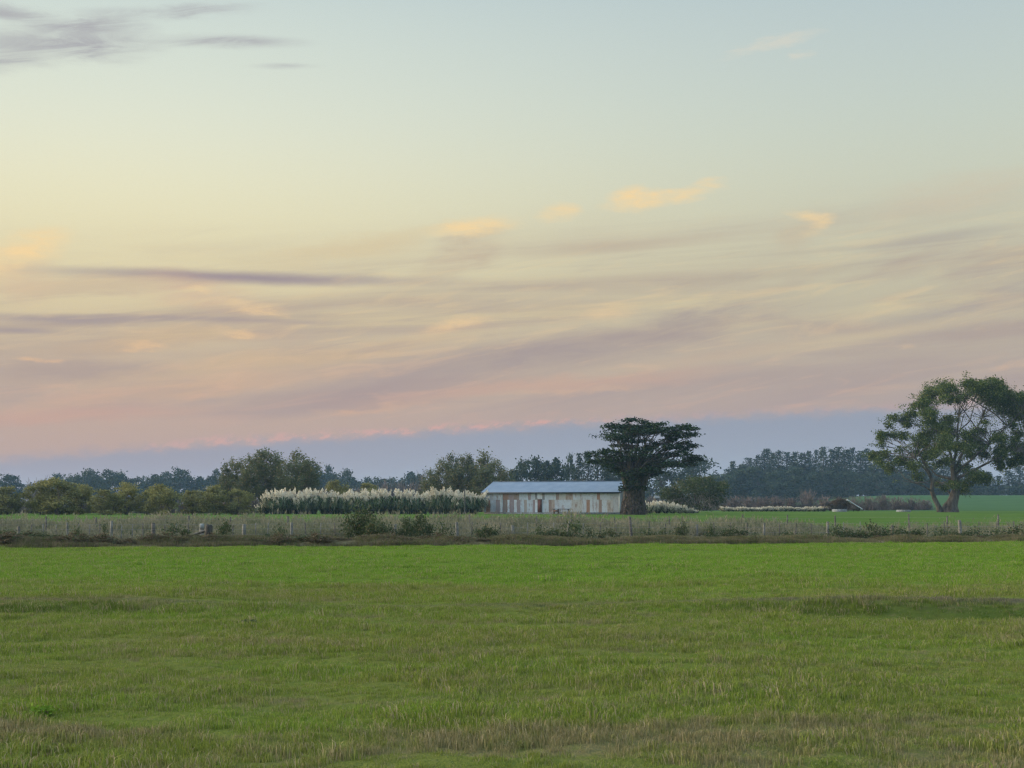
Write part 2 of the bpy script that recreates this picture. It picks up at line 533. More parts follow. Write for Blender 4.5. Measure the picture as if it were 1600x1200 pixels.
# ------------------------------------------------------------------ grass (instanced tufts)
def tuft_mesh(name, rng, n, rad, h, w, bend, seed_heads=0):
    V = []; Q = []; T = []; k = 0
    mb = MB()
    base = rng.normal(size=(n, 2)) * rad * 0.6
    ang = rng.uniform(0, 2 * np.pi, n)
    hh = h * rng.uniform(0.4, 1.15, n)
    ww = w * rng.uniform(0.6, 1.3, n)
    bd = bend * rng.uniform(0.1, 1.0, n) * hh
    face = rng.uniform(0, 2 * np.pi, n)
    dx, dy = np.cos(ang), np.sin(ang)
    fx, fy = np.cos(face), np.sin(face)
    tone = rng.random(n)
    b0 = np.stack([base[:, 0] - fx * ww, base[:, 1] - fy * ww, np.full(n, -0.03)], 1)
    b1 = np.stack([base[:, 0] + fx * ww, base[:, 1] + fy * ww, np.full(n, -0.03)], 1)
    mid = np.stack([base[:, 0] + dx * bd * 0.35, base[:, 1] + dy * bd * 0.35, hh * 0.6], 1)
    off = np.stack([fx * ww, fy * ww, np.zeros(n)], 1) * 0.8
    tip = np.stack([base[:, 0] + dx * bd, base[:, 1] + dy * bd, hh * (1 - 0.25 * bend)], 1)
    V = np.stack([b0, b1, mid + off, mid - off, tip], 1).reshape(-1, 3)
    i = np.arange(n)[:, None] * 5
    mb.add(V, i + np.array([[0, 1, 2, 3]]), tone)
    mb.v.append(np.zeros((0, 3))); mb.f.append(i + np.array([[3, 2, 4]])); mb.tone.append(tone); mb.col.append(np.ones((n, 3)))
    if seed_heads:
        ii = rng.choice(n, seed_heads, replace=False)
        for s in range(4):
            P = tip[ii] + rng.normal(size=(seed_heads, 3)) * np.array([0.02, 0.02, 0.06])
            mb.cards(P, 0.13, rng, 0.22, axis=(0.1, 0, 1.0), tone=np.full(seed_heads, 0.95))
    return mb.mesh(name)


def scatter(name, pts, scl, meshes, mat, label, cat):
    """One 'stuff' object whose points carry instanced tufts."""
    src = bpy.data.collections.new(name + '_sources')
    for k, me in enumerate(meshes):
        me.materials.append(mat)
        o = bpy.data.objects.new(f'{name}_source', me)
        src.objects.link(o)
    me = bpy.data.meshes.new(name)
    me.vertices.add(len(pts)); me.vertices.foreach_set('co', np.asarray(pts, np.float32).ravel())
    for an, typ, vals in (('rz', 'FLOAT', RNG.uniform(0, 6.28, len(pts))), ('scl', 'FLOAT', scl)):
        a = me.attributes.new(an, typ, 'POINT'); a.data.foreach_set('value', np.asarray(vals, np.float32))
    a = me.attributes.new('pick', 'INT', 'POINT'); a.data.foreach_set('value', RNG.integers(0, len(meshes), len(pts)).astype(np.int32))
    o = link_mesh(name, me)
    tag(o, label, cat, kind='stuff')
    ng = bpy.data.node_groups.new(name + ' tufts', 'GeometryNodeTree')
    ng.interface.new_socket('Geometry', in_out='INPUT', socket_type='NodeSocketGeometry')
    ng.interface.new_socket('Geometry', in_out='OUTPUT', socket_type='NodeSocketGeometry')
    N = ng.nodes; L = ng.links
    gi = N.new('NodeGroupInput'); go = N.new('NodeGroupOutput')
    ci = N.new('GeometryNodeCollectionInfo'); ci.inputs['Collection'].default_value = src
    ci.inputs['Separate Children'].default_value = True; ci.inputs['Reset Children'].default_value = True
    ip = N.new('GeometryNodeInstanceOnPoints'); ip.inputs['Pick Instance'].default_value = True

    def attr(nm, typ):
        a = N.new('GeometryNodeInputNamedAttribute'); a.data_type = typ; a.inputs[0].default_value = nm
        return a.outputs[0]
    cx = N.new('ShaderNodeCombineXYZ'); L.new(attr('rz', 'FLOAT'), cx.inputs[2])
    L.new(gi.outputs[0], ip.inputs['Points']); L.new(ci.outputs[0], ip.inputs['Instance'])
    L.new(attr('pick', 'INT'), ip.inputs['Instance Index'])
    try:
        L.new(cx.outputs[0], ip.inputs['Rotation'])
    except Exception:
        pass
    L.new(attr('scl', 'FLOAT'), ip.inputs['Scale'])
    L.new(ip.outputs[0], go.inputs[0])
    md = o.modifiers.new('tufts', 'NODES'); md.node_group = ng
    return o


def make_grass():
    rng = np.random.default_rng(11)
    tufts = [tuft_mesh('pasture_tuft', rng, 52, 0.13, 0.070, 0.0030, 0.95) for _ in range(5)]
    tufts += [tuft_mesh('pasture_tuft', rng, 40, 0.10, 0.115, 0.0030, 1.0) for _ in range(2)]
    pts = []; scl = []
    for y0, y1, dens in ((6.5, 13, 135), (13, 22.5, 100), (22.5, 36, 52), (36, 62, 28)):
        w = 0.42 * y1 + 8.0
        n = int(dens * 2 * w * (y1 - y0))
        x = rng.uniform(-w, w, n); y = rng.uniform(y0, y1, n)
        keep = (np.abs(x) < 0.40 * y + 7.0) & (y < belt_y(x) + 0.2)
        v = 0.6 * vnoise(x * 0.5, y, 0.9, 3) + 0.4 * vnoise(x, y, 2.6, 4)
        keep &= rng.random(n) < np.clip(v * 2.0 + 0.1, 0.62, 1)
        x, y, v = x[keep], y[keep], v[keep]
        s = (0.42 + 0.78 * v) * rng.uniform(0.7, 1.3, len(x))
        s *= 1 + 0.35 * sstep(0.62, 0.8, vnoise(x * 0.7, y, 0.75, 5)) - 0.45 * sstep(0.62, 0.78, vnoise(x * 0.6, y, 1.1, 6))
        s *= 1 - 0.6 * np.exp(-((y - 22.25) / 0.35) ** 2)
        s *= 1 - 0.05 * np.exp(-((y - 21.35) / 0.5) ** 2)
        s *= np.where(rng.random(len(x)) < 0.012, 1.5, 1.0)
        pts.append(np.stack([x, y, gh(x, y)], 1)); scl.append(s)
    scatter('grass', np.concatenate(pts), np.concatenate(scl), tufts, M['blade'],
            'short grazed pasture grass, green with straw drifts', 'grass')

    # taller rank grass along the fence
    tall = [tuft_mesh('rank_tuft', rng, 60, 0.22, 0.80, 0.0055, 0.45, 16) for _ in range(4)]
    n = 17000
    x = rng.uniform(-34, 40, n); d = rng.uniform(0.3, 26, n)
    y = belt_y(x) + d
    v = 0.55 * vnoise(x, y, 0.35, 8) + 0.45 * vnoise(x, y, 1.1, 9)
    dens = sstep(2.6, 6.5, d) * (1 - sstep(17, 25, d) * sstep(-4, 8, x)) * (1 - 0.55 * sstep(16, 22, x) * sstep(9, 12, d))
    keep = rng.random(n) < np.clip(v * 1.8 - 0.25, 0.08, 1) * (0.04 + 0.96 * dens)
    x, y, d, v = x[keep], y[keep], d[keep], v[keep]
    s = (0.55 + 0.65 * v) * rng.uniform(0.75, 1.25, len(x)) * (1 - 0.30 * sstep(11, 18, x))
    s *= 0.40 + 0.60 * sstep(2.5, 7, d)
    s *= np.where(rng.random(len(x)) < 0.06, 1.3, 1.0)
    scatter('rank_grass', np.stack([x, y, gh(x, y)], 1), s, tall, M['tall'],
            'tall straw-coloured seeding grass along the fence line', 'tall grass')
    # short dead thatch on the bank itself
    low = [tuft_mesh('thatch_tuft', rng, 46, 0.20, 0.22, 0.005, 0.9) for _ in range(3)]
    n = 15000
    x = rng.uniform(-32, 36, n); d = rng.uniform(0.0, 5.0, n); y = belt_y(x) + d
    v = vnoise(x, y, 0.8, 12)
    keep = rng.random(n) < np.clip(v * 1.7 - 0.1, 0.1, 1)
    x, y, v = x[keep], y[keep], v[keep]
    scatter('bank_thatch', np.stack([x, y, gh(x, y)], 1), 0.55 + 1.0 * v, low, M['weedmix'],
            'low dead brown thatch on the bank below the fence', 'dead grass')


M['weedmix'] = foliage('bank thatch', (0.060, 0.062, 0.028), (0.225, 0.185, 0.115), (0.08, 0.12, 0.03), 0.25, 0.9)
make_grass()

# ------------------------------------------------------------------ trees
def limb_path(rng, a, b, n=5, wob=0.08):
    a = np.asarray(a, float); b = np.asarray(b, float)
    t = np.linspace(0, 1, n)[:, None]
    L = np.linalg.norm(b - a)
    p = a + (b - a) * t
    p[:, 2] += (np.sin(t[:, 0] * np.pi) * 0.10 * L)
    p[1:-1] += rng.normal(size=(n - 2, 3)) * L * wob
    return p


def broadleaf(name, rng, h, w, mat, barkm, nclump=16, leaves=1700, leaf=0.26, trunk_h=0.22, multi=1, shape='round', tag_args=None, sparse_top=False):
    """A tree about h tall, w wide: trunk(s) with limbs, and a crown of many leaves gathered in uneven clumps."""
    root = empty(name, (0, 0, -100))
    tb = MB(); cb = MB()
    centres = []
    for i in range(nclump):
        for _ in range(30):
            t = rng.uniform(trunk_h, 0.97)
            u = (t - trunk_h) / (1 - trunk_h)
            if shape == 'round':
                prof = math.sqrt(max(0.02, 1 - (2 * u - 0.9) ** 2 / 1.25))
            elif shape == 'upright':
                prof = 0.35 + 0.65 * math.sin(min(1, u * 1.1 + 0.12) * math.pi)
            elif shape == 'dome':
                prof = math.sqrt(max(0.03, 1 - u ** 2.2))
            r = prof * w * 0.42 * math.sqrt(rng.random())
            a = rng.uniform(0, 2 * np.pi)
            c = np.array([math.cos(a) * r, math.sin(a) * r, t * h])
            if all(np.linalg.norm((c - o) / (w, w, h)) > 0.13 for o in centres):
                break
        centres.append(c)
    for i, c in enumerate(centres):
        rr = np.array([w * 0.17, w * 0.17, h * 0.115]) * rng.uniform(0.7, 1.3)
        n = int(2.3 * leaves / nclump * rng.uniform(0.6, 1.4))
        if sparse_top and c[2] > 0.72 * h:
            n = int(n * 0.85)
        P = sub_clump(rng, c, rr, n, 8, 0.32)
        P = P[P[:, 2] > 0.10]
        cb.cards(P, leaf, rng, 0.6)
    bases = [np.array([rng.normal() * 0.04 * w, rng.normal() * 0.04 * w, -0.25]) for _ in range(multi)]
    r0 = 0.65 * (0.022 * h + 0.03 * w / max(1, multi) ** 0.5 * 0.5)
    tops = []
    for bpt in bases:
        top = np.array([bpt[0] * 3 + rng.normal() * 0.03 * w, bpt[1] * 3 + rng.normal() * 0.03 * w, h * rng.uniform(0.38, 0.5)])
        tops.append(top)
        tb.tube(limb_path(rng, bpt, top, 5, 0.03), np.array([r0 * 1.35, r0, r0 * .85, r0 * .75, r0 * .6]), 7)
    for c in centres:
        j = int(np.argmin([np.linalg.norm(t - c) for t in tops]))
        s = bases[j] + (tops[j] - bases[j]) * rng.uniform(0.55, 1.0)
        tb.tube(limb_path(rng, s, c, 4, 0.06), np.array([r0 * .42, r0 * .3, r0 * .2, r0 * .08]), 5)
    tb.build('trunk', barkm, root)
    cb.build('crown', mat, root)
    root['_h'] = h; root['_w'] = w
    return root


def pine(name, rng, h, w, n=1500, leaf=0.95, clear=0.12, ragged=0.35, mat='pine', top=0.75):
    root = empty(name, (0, 0, -100))
    tb = MB(); cb = MB()
    tb.tube(limb_path(rng, (0, 0, -0.5), (rng.normal() * 0.02 * h, 0, h * 0.95), 5, 0.01), np.array([0.022, .018, .013, .008, .003]) * h, 6)
    levels = 13
    for i in range(levels):
        t = clear + (0.98 - clear) * (i / (levels - 1))
        u = (t - clear) / (1 - clear)
        R = w * 0.5 * (1 - u) ** top * (0.55 + 0.45 * min(1, u * 4)) + 0.2
        arms = max(3, int(7 * (1 - u) + 3))
        a0 = rng.uniform(0, 6.28)
        for k in range(arms):
            if rng.random() < ragged * 0.4:
                continue
            a = a0 + 6.28 * k / arms + rng.normal() * 0.25
            r = R * rng.uniform(1 - ragged, 1.1)
            m = max(4, int(n / levels / arms * (0.5 + R / w)))
            s = np.sqrt(rng.random(m))
            P = np.stack([np.cos(a) * r * s, np.sin(a) * r * s, np.full(m, t * h) + s * r * 0.12], 1)
            P += rng.normal(size=P.shape) * np.array([0.07 * w, 0.07 * w, 0.022 * h])
            cb.cards(P, leaf, rng, 0.5, up=0.25)
            if u < 0.8:
                tb.tube(np.array([(0, 0, t * h), (np.cos(a) * r * .8, np.sin(a) * r * .8, t * h + r * 0.1)]), np.array([0.006 * h, 0.002 * h]), 4)
    P = np.stack([np.zeros(10), np.zeros(10), np.linspace(0.9, 1.0, 10) * h], 1) + rng.normal(size=(10, 3)) * 0.02 * w
    cb.cards(P, leaf * 0.7, rng, 0.4, axis=(0, 0, 1))
    tb.build('trunk', M['dark_bark'], root)
    cb.build('crown', M[mat], root)
    root['_h'] = h; root['_w'] = w
    return root


def bare_shrub(name, rng, h, w, mat, n=1500, length=0.7, thick=0.05):
    root = empty(name, (0, 0, -100))
    tb = MB(); cb = MB()
    stems = 9
    for i in range(stems):
        a = rng.uniform(0, 6.28); r = w * 0.4 * math.sqrt(rng.random())
        tip = np.array([math.cos(a) * r, math.sin(a) * r, h * rng.uniform(0.6, 0.95)])
        p = limb_path(rng, (tip[0] * 0.15, tip[1] * 0.15, -0.2), tip, 5, 0.05)
        tb.tube(p, np.array([0.10, 0.075, 0.05, 0.035, 0.015]) * (h / 5), 5)
    d = rng.normal(size=(n, 3)); d[:, 2] = np.abs(d[:, 2])
    d /= np.linalg.norm(d, axis=1)[:, None]
    lump = 0.78 + 0.22 * np.sin(np.arctan2(d[:, 1], d[:, 0]) * 4 + rng.uniform(0, 6)) * np.sin(d[:, 2] * 5 + rng.uniform(0, 6))
    rr = rng.random(n) ** 0.5 * lump
    P = d * rr[:, None] * np.array([w * 0.52, w * 0.52, h])
    ax = d * np.array([1, 1, 0.6]) + np.array([0, 0, 0.9])
    cb.cards(P, length, rng, thick / length * 2, axis=ax)
    tb.build('stems', M['bark'], root)
    cb.build('twigs', mat, root)
    root['_h'] = h; root['_w'] = w
    return root


def place(proto, first, px, topy, wpx, Y, label, cat, group, rng, base=None):
    """Put proto (or a copy of it) at photo column px, its top at row topy, wpx wide, Y metres away."""
    o = proto if first else copy_tree(proto)
    p = at(px, Y)
    h = zat(topy, Y) - p[2]
    w = wpx / F * Y
    o.location = tuple(float(v) for v in p)
    o.rotation_euler = (0, 0, float(rng.uniform(0, 6.28)))
    sw = w / o['_w']
    o.scale = (sw, sw, h / o['_h'])
    tag(o, label, cat, group)
    return o


class Stock:
    """Hands out the prototypes of one kind in turn; each prototype itself is used once, then copied."""
    def __init__(self, protos):
        self.p = protos; self.used = [False] * len(protos); self.k = 0

    def put(self, *a, pick=None, **kw):
        i = self.k % len(self.p) if pick is None else pick
        self.k += 1
        first = not self.used[i]; self.used[i] = True
        return place(self.p[i], first, *a, **kw)

    def tidy(self):
        for p, u in zip(self.p, self.used):
            if not u:
                for k in KIDS.get(p.name, []):
                    bpy.data.objects.remove(k)
                bpy.data.objects.remove(p)


R = np.random.default_rng(21)

# --- low yellowing willows, left
WILLOW = Stock([broadleaf('willow_tree', np.random.default_rng(100 + i), 4.8, 5.4, M['willow'], M['bark'], 24, 2900, 0.27, 0.05, 4, 'round') for i in range(4)])
rows = [(-30, 758, 62), (4, 759, 60), (62, 756, 46), (90, 752, 66), (124, 759, 46), (168, 764, 50), (196, 759, 52), (236, 766, 42),
        (258, 758, 54), (303, 765, 44), (338, 763, 52), (372, 768, 46)]
for i, (px, ty, w) in enumerate(rows):
    lab = ['yellow-green willow cut off by the left edge, low in the row', 'olive round willow at the far left, first whole in its row',
           'small yellow willow under the bare pale poplars', 'widest yellow-topped willow left of the flat dark tree',
           'low willow right of the widest yellow willow', 'grey-stemmed willow left of the bright yellow-topped one',
           'bright yellow-topped willow near the middle of the low row', 'small olive willow in a dip of the low row',
           'broad yellow-green willow beside the dip in the low row', 'small rounded yellow willow left of the tall poplar group',
           'olive willow at the left foot of the tall poplar group', 'dull low willow under the tall poplar group'][i]
    WILLOW.put(px, ty, w * 1.12, 204 + R.uniform(-3, 6), lab, 'tree', 'low willows along the far side of the paddock', R)
WILLOW.put(530, 752, 44, 262, 'yellow willow top rising behind the pampas hedge, left one', 'tree', 'willows behind the pampas hedge', R)
WILLOW.put(577, 754, 38, 262, 'yellow willow top rising behind the pampas hedge, right one', 'tree', 'willows behind the pampas hedge', R)

BAREP = Stock([bare_shrub('bare_poplar', np.random.default_rng(140 + i), 7, 4.5, M['pale_twig'], 900, 0.8, 0.035) for i in range(2)])
for i, (px, ty, w) in enumerate([(48, 741, 34), (72, 738, 30), (96, 742, 26), (660, 729, 28), (678, 726, 24)]):
    BAREP.put(px, ty, w, 232 if i < 3 else 290, ['leafless pale poplar above the willows, leftmost of three', 'leafless pale poplar above the willows, middle of three',
              'leafless pale poplar beside the flat dark tree', 'leafless pale tree at the left end of the middle grove',
              'leafless pale tree tucked into the middle grove'][i], 'tree', 'leafless trees', R)

# --- tall poplar/willow groves
POP = Stock([broadleaf('poplar_tree', np.random.default_rng(160 + i), 10.5, 5.6, M['poplar'], M['bark'], 28, 3000, 0.31, 0.04, 2, ['upright', 'round'][i % 2], sparse_top=True) for i in range(4)])
grove = [(356, 726, 40, 250), (372, 717, 42, 256), (392, 716, 54, 246), (413, 707, 62, 252), (433, 712, 60, 258), (452, 719, 58, 246), (467, 708, 58, 256), (483, 722, 50, 250)]
glab = ['thin spiky poplar at the left end of the left grove', 'slim poplar, second in the left grove', 'low broad tree in the left grove front',
        'tallest leafy tree left of the notch in the left grove', 'tall rounded tree beside the notch in the left grove',
        'low dark tree filling the left grove behind the pampas end', 'tall tree right of the notch in the left grove', 'low sloping tree at the right end of the left grove']
for i, (px, ty, w, Y) in enumerate(grove):
    POP.put(px, ty, w, Y, glab[i], 'tree', 'trees of the left grove', R)
grove2 = [(676, 736, 46, 286), (692, 719, 48, 280), (708, 712, 42, 286), (730, 714, 44, 290), (752, 709, 54, 278), (774, 719, 52, 284), (792, 736, 44, 280), (720, 732, 56, 276), (758, 731, 60, 274)]
glab = ['low tree at the left end of the middle grove', 'rising tree on the left slope of the middle grove', 'spiky-topped tree left of the gap in the middle grove',
        'loose tree right of the gap in the middle grove', 'tallest round-topped tree of the middle grove', 'rounded tree on the right slope of the middle grove',
        'low tree meeting the shed roof at the grove\'s right end', 'low bushy tree in front of the middle grove\'s gap', 'broad low tree in front of the tallest grove tree']
for i, (px, ty, w, Y) in enumerate(grove2):
    POP.put(px, ty, w, Y, glab[i], 'tree', 'trees of the middle grove', R)

# --- far shelter belts (broad evergreens)
SHEL = Stock([broadleaf('evergreen_tree', np.random.default_rng(180 + i), 14, 13, M['shelter'], M['dark_bark'], 26, 1300, 1.0, 0.0, 1, 'round') for i in range(4)])
line = [(-28, 748, 44), (6, 744, 44), (30, 756, 34), (60, 753, 40), (88, 744, 40), (108, 745, 34), (138, 736, 36), (152, 744, 30), (170, 738, 34), (192, 740, 36), (216, 747, 32), (240, 744, 34),
        (262, 742, 32), (278, 735, 34), (296, 745, 30), (316, 747, 32), (336, 738, 22), (352, 744, 34), (486, 728, 30), (498, 736, 26), (513, 732, 26), (526, 744, 30), (541, 736, 24),
        (556, 748, 32), (574, 749, 32), (594, 749, 32), (616, 749, 34), (642, 740, 34), (662, 748, 30)]
for i, (px, ty, w) in enumerate(line):
    SHEL.put(px, ty, w * 1.35, 760 + R.uniform(-40, 60), f'blue hazy evergreen in the far left treeline, {ordinal(i)} from the left', 'tree', 'far left treeline', R)
# trees straight behind the shed
back = [(812, 722, 46, 470), (842, 718, 50, 480), (868, 719, 44, 475), (892, 716, 30, 520)]
blab = ['broad dark evergreen behind the left of the shed roof', 'rounded dark evergreen behind the middle of the shed roof',
        'dark evergreen beside the pale gap above the shed roof', 'small dark evergreen left of the bare-trunked pines']
for i, (px, ty, w, Y) in enumerate(back):
    SHEL.put(px, ty, w, Y, blab[i], 'tree', 'evergreens behind the shed', R)
SHEL.put(958, 720, 50, 500, 'dark evergreen behind the cypress tree\'s left branches', 'tree', 'evergreens behind the shed', R)
DOME = Stock([broadleaf('macrocarpa_tree', np.random.default_rng(195 + i), 20, 22, M['shelter'], M['dark_bark'], 26, 1700, 1.0, 0.05, 1, 'dome') for i in range(2)])
DOME.put(1036, 716, 92, 610, 'blue hazy dome tree behind the cypress trunk, left half', 'tree', 'domed trees behind the cypress', R)
DOME.put(1084, 712, 98, 600, 'blue hazy dome tree above the round bush, right half', 'tree', 'domed trees behind the cypress', R)
DOME.put(990, 726, 70, 620, 'blue hazy tree mostly hidden behind the cypress', 'tree', 'domed trees behind the cypress', R)

# --- pine wood, right, and the bare-trunked pines behind the shed
PINE = Stock([pine('pine_tree', np.random.default_rng(210 + i), 23, 8.5, 1500, 0.95, [0.1, 0.12, 0.3, 0.1, 0.36][i], [0.3, 0.4, 0.5, 0.3, 0.55][i], top=[.7, .6, .4, .85, .35][i]) for i in range(5)])
for i, (px, ty, w) in enumerate([(905, 710, 24), (918, 707, 26), (934, 713, 24), (947, 710, 24)]):
    PINE.put(px, ty, w, 490 + 6 * i, f'bare-trunked pine above the shed roof, {ordinal(i)} from the left', 'tree', 'bare-trunked pines behind the shed', R, pick=[2, 4, 2, 4][i])
back_tops = [(1138, 734, 20), (1145, 722, 20), (1158, 727, 22), (1171, 717, 24), (1184, 712, 24), (1197, 703, 22), (1208, 708, 24), (1217, 705, 20), (1230, 708, 26), (1242, 707, 24), (1256, 709, 26),
             (1264, 706, 18), (1275, 704, 18), (1286, 700, 20), (1299, 703, 26), (1310, 700, 24), (1322, 704, 24), (1332, 701, 22), (1344, 706, 24), (1354, 702, 22), (1366, 707, 24), (1378, 705, 22),
             (1392, 712, 26), (1408, 716, 26), (1424, 722, 26), (1440, 718, 26), (1456, 724, 28), (1474, 728, 28), (1490, 722, 26), (1508, 728, 28), (1524, 732, 26), (1540, 738, 24), (1560, 744, 22),
             (1576, 736, 24), (1592, 730, 26), (1610, 728, 28), (1630, 726, 30), (1652, 730, 30)]
for i, (px, ty, w) in enumerate(back_tops):
    PINE.put(px, ty, w * 1.45, 742 + R.uniform(-18, 18), f'tall blue-green pine on the far wood skyline, {ordinal(i)} from the left', 'tree', 'pines of the far wood', R,
             pick=None if px < 1285 else [2, 4, 0, 2, 1][i % 5])
FRONT = Stock([broadleaf('wood_edge_tree', np.random.default_rng(230 + i), 12, 10, M['shelter'], M['dark_bark'], 22, 1000, 0.95, 0.0, 1, 'round') for i in range(3)])
front = [(1140, 742, 34), (1160, 738, 34), (1182, 735, 36), (1206, 738, 36), (1232, 735, 38), (1250, 736, 34), (1275, 740, 36), (1300, 740, 36), (1326, 742, 34), (1350, 740, 36), (1376, 742, 34),
         (1400, 744, 34), (1424, 746, 34), (1450, 748, 34), (1476, 752, 30), (1500, 756, 28), (1524, 760, 28), (1552, 765, 26), (1580, 762, 26), (1606, 760, 30), (1634, 756, 32), (1116, 748, 34)]
front.sort()
for i, (px, ty, w) in enumerate(front):
    FRONT.put(px, ty - 3, w * 1.3, 700 + R.uniform(-8, 8), f'low hazy tree along the far wood front, {ordinal(i)} from the left', 'tree', 'low trees edging the far wood', R)
for i, (px, ty, w) in enumerate(front):
    FRONT.put(px + 9, ty - 9, w * 1.35, 772 + R.uniform(-8, 8), f'hazy understorey tree between the far pines, {ordinal(i)} from the left', 'tree', 'understorey of the far wood', R)

# --- leafless mauve brush
BRUSH = Stock([bare_shrub('bare_shrub', np.random.default_rng(250 + i), 4.4, 5.5, M['twig'], 1500, 0.75, 0.06) for i in range(3)])
brush = [(1106, 775, 34), (1128, 773, 36), (1148, 771, 38), (1170, 771, 40), (1192, 772, 36), (1214, 771, 36), (1236, 773, 34), (1262, 760, 40), (1288, 771, 36), (1310, 772, 36), (1334, 772, 38), (1358, 772, 36),
         (1380, 768, 34), (1402, 773, 38), (1424, 774, 38), (1446, 777, 32)]
for i, (px, ty, w) in enumerate(brush):
    BRUSH.put(px, ty, w, 345 + R.uniform(-14, 14), 'tallest leafless mauve shrub left of the ruined hut' if px == 1262 else f'leafless mauve shrub in the brush before the pines, {ordinal(i)} from the left',
              'shrub', 'leafless brush before the pine wood', R)
for i, (px, ty, w) in enumerate([(602, 744, 40), (624, 746, 40), (646, 744, 40), (564, 756, 40), (508, 757, 40)]):
    BRUSH.put(px, ty, w, 400, ['leafless mauve shrub over the pampas hedge, left of three', 'leafless mauve shrub over the pampas hedge, middle of three', 'leafless mauve shrub touching the middle grove',
              'dim leafless shrub between the two yellow willow tops', 'dim leafless shrub right of the left grove'][i], 'shrub', 'leafless brush behind the pampas hedge', R)
for i, (px, ty, w) in enumerate([(1022, 770, 40), (905, 742, 38), (940, 744, 38), (968, 742, 30)]):
    BRUSH.put(px, ty, w, 390, ['grey leafless brush between cypress trunk and round bush', 'grey leafless brush over the shed roof, left of three', 'grey leafless brush over the shed roof, middle of three',
              'grey leafless brush over the shed roof, beside the cypress'][i], 'shrub', 'leafless brush behind the shed', R)
k = 0
for px in np.arange(-10, 420, 33):
    BRUSH.put(px + R.uniform(-8, 8), 777 + R.uniform(-6, 5), 44, 236 + R.uniform(-6, 6), f'grey leafless thicket under the low willows, {ordinal(k)} from the left', 'shrub', 'grey thicket under the willows', R)
    k += 1
for s in (WILLOW, BAREP, POP, SHEL, DOME, PINE, FRONT, BRUSH):
    s.tidy()


# --- the round bush right of the cypress
def round_bush():
    rng = np.random.default_rng(300)
    Y = 246.0
    root = empty('round_bush_tree', at(1082, Y), 0, 'round dark olive tree with grey bare lower right, by the pampas', 'tree')
    tb = MB(); cb = MB(); gb = MB()
    s = Y / F
    for (dx, top, rx, rz, n) in ((-28, 762, 26, 15, 900), (-10, 752, 28, 13, 1000), (12, 746, 24, 9, 800), (28, 752, 22, 11, 800), (40, 760, 14, 10, 500), (-36, 772, 18, 12, 500), (0, 766, 34, 14, 900), (26, 768, 26, 12, 500), (46, 755, 8, 7, 200), (36, 780, 16, 10, 350), (-26, 784, 22, 12, 700), (-6, 782, 24, 14, 700), (18, 776, 24, 12, 600), (-40, 788, 10, 8, 250), (10, 790, 30, 8, 500)):
        c = np.array([dx * s, rng.normal() * 1.6, zat(top + rz * 0.5, Y)])
        P = sub_clump(rng, c, np.array([rx * s, 2.6, rz * s]) * 0.9, n, 12, 0.28)
        cb.cards(P[P[:, 2] > 0.2], 0.34, rng, 0.6)
    for (dx, top, rx, rz, n) in ((14, 780, 24, 14, 700), (30, 784, 18, 12, 500), (-16, 786, 24, 10, 400)):
        c = np.array([dx * s, rng.normal() * 1.0 - 1.0, zat(top, Y)])
        P = sub_clump(rng, c, np.array([rx * s, 2.2, rz * s]), n, 14, 0.35)
        P = P[P[:, 2] > 0.1]
        gb.cards(P, 0.65, rng, 0.09, axis=(0, 0, 0.5))
    for a in np.linspace(-1, 1, 8):
        tb.tube(limb_path(rng, (a * 0.7, 0, -0.2), (a * 4.4, rng.normal() * 1.5, 3.2 + 1.6 * rng.random()), 5, 0.06), np.array([.19, .15, .12, .08, .03]), 6)
    tb.build('trunk', M['bark'], root); cb.build('crown', M['scrub'], root); gb.build('bare_twigs', M['pale_twig'], root)


round_bush()


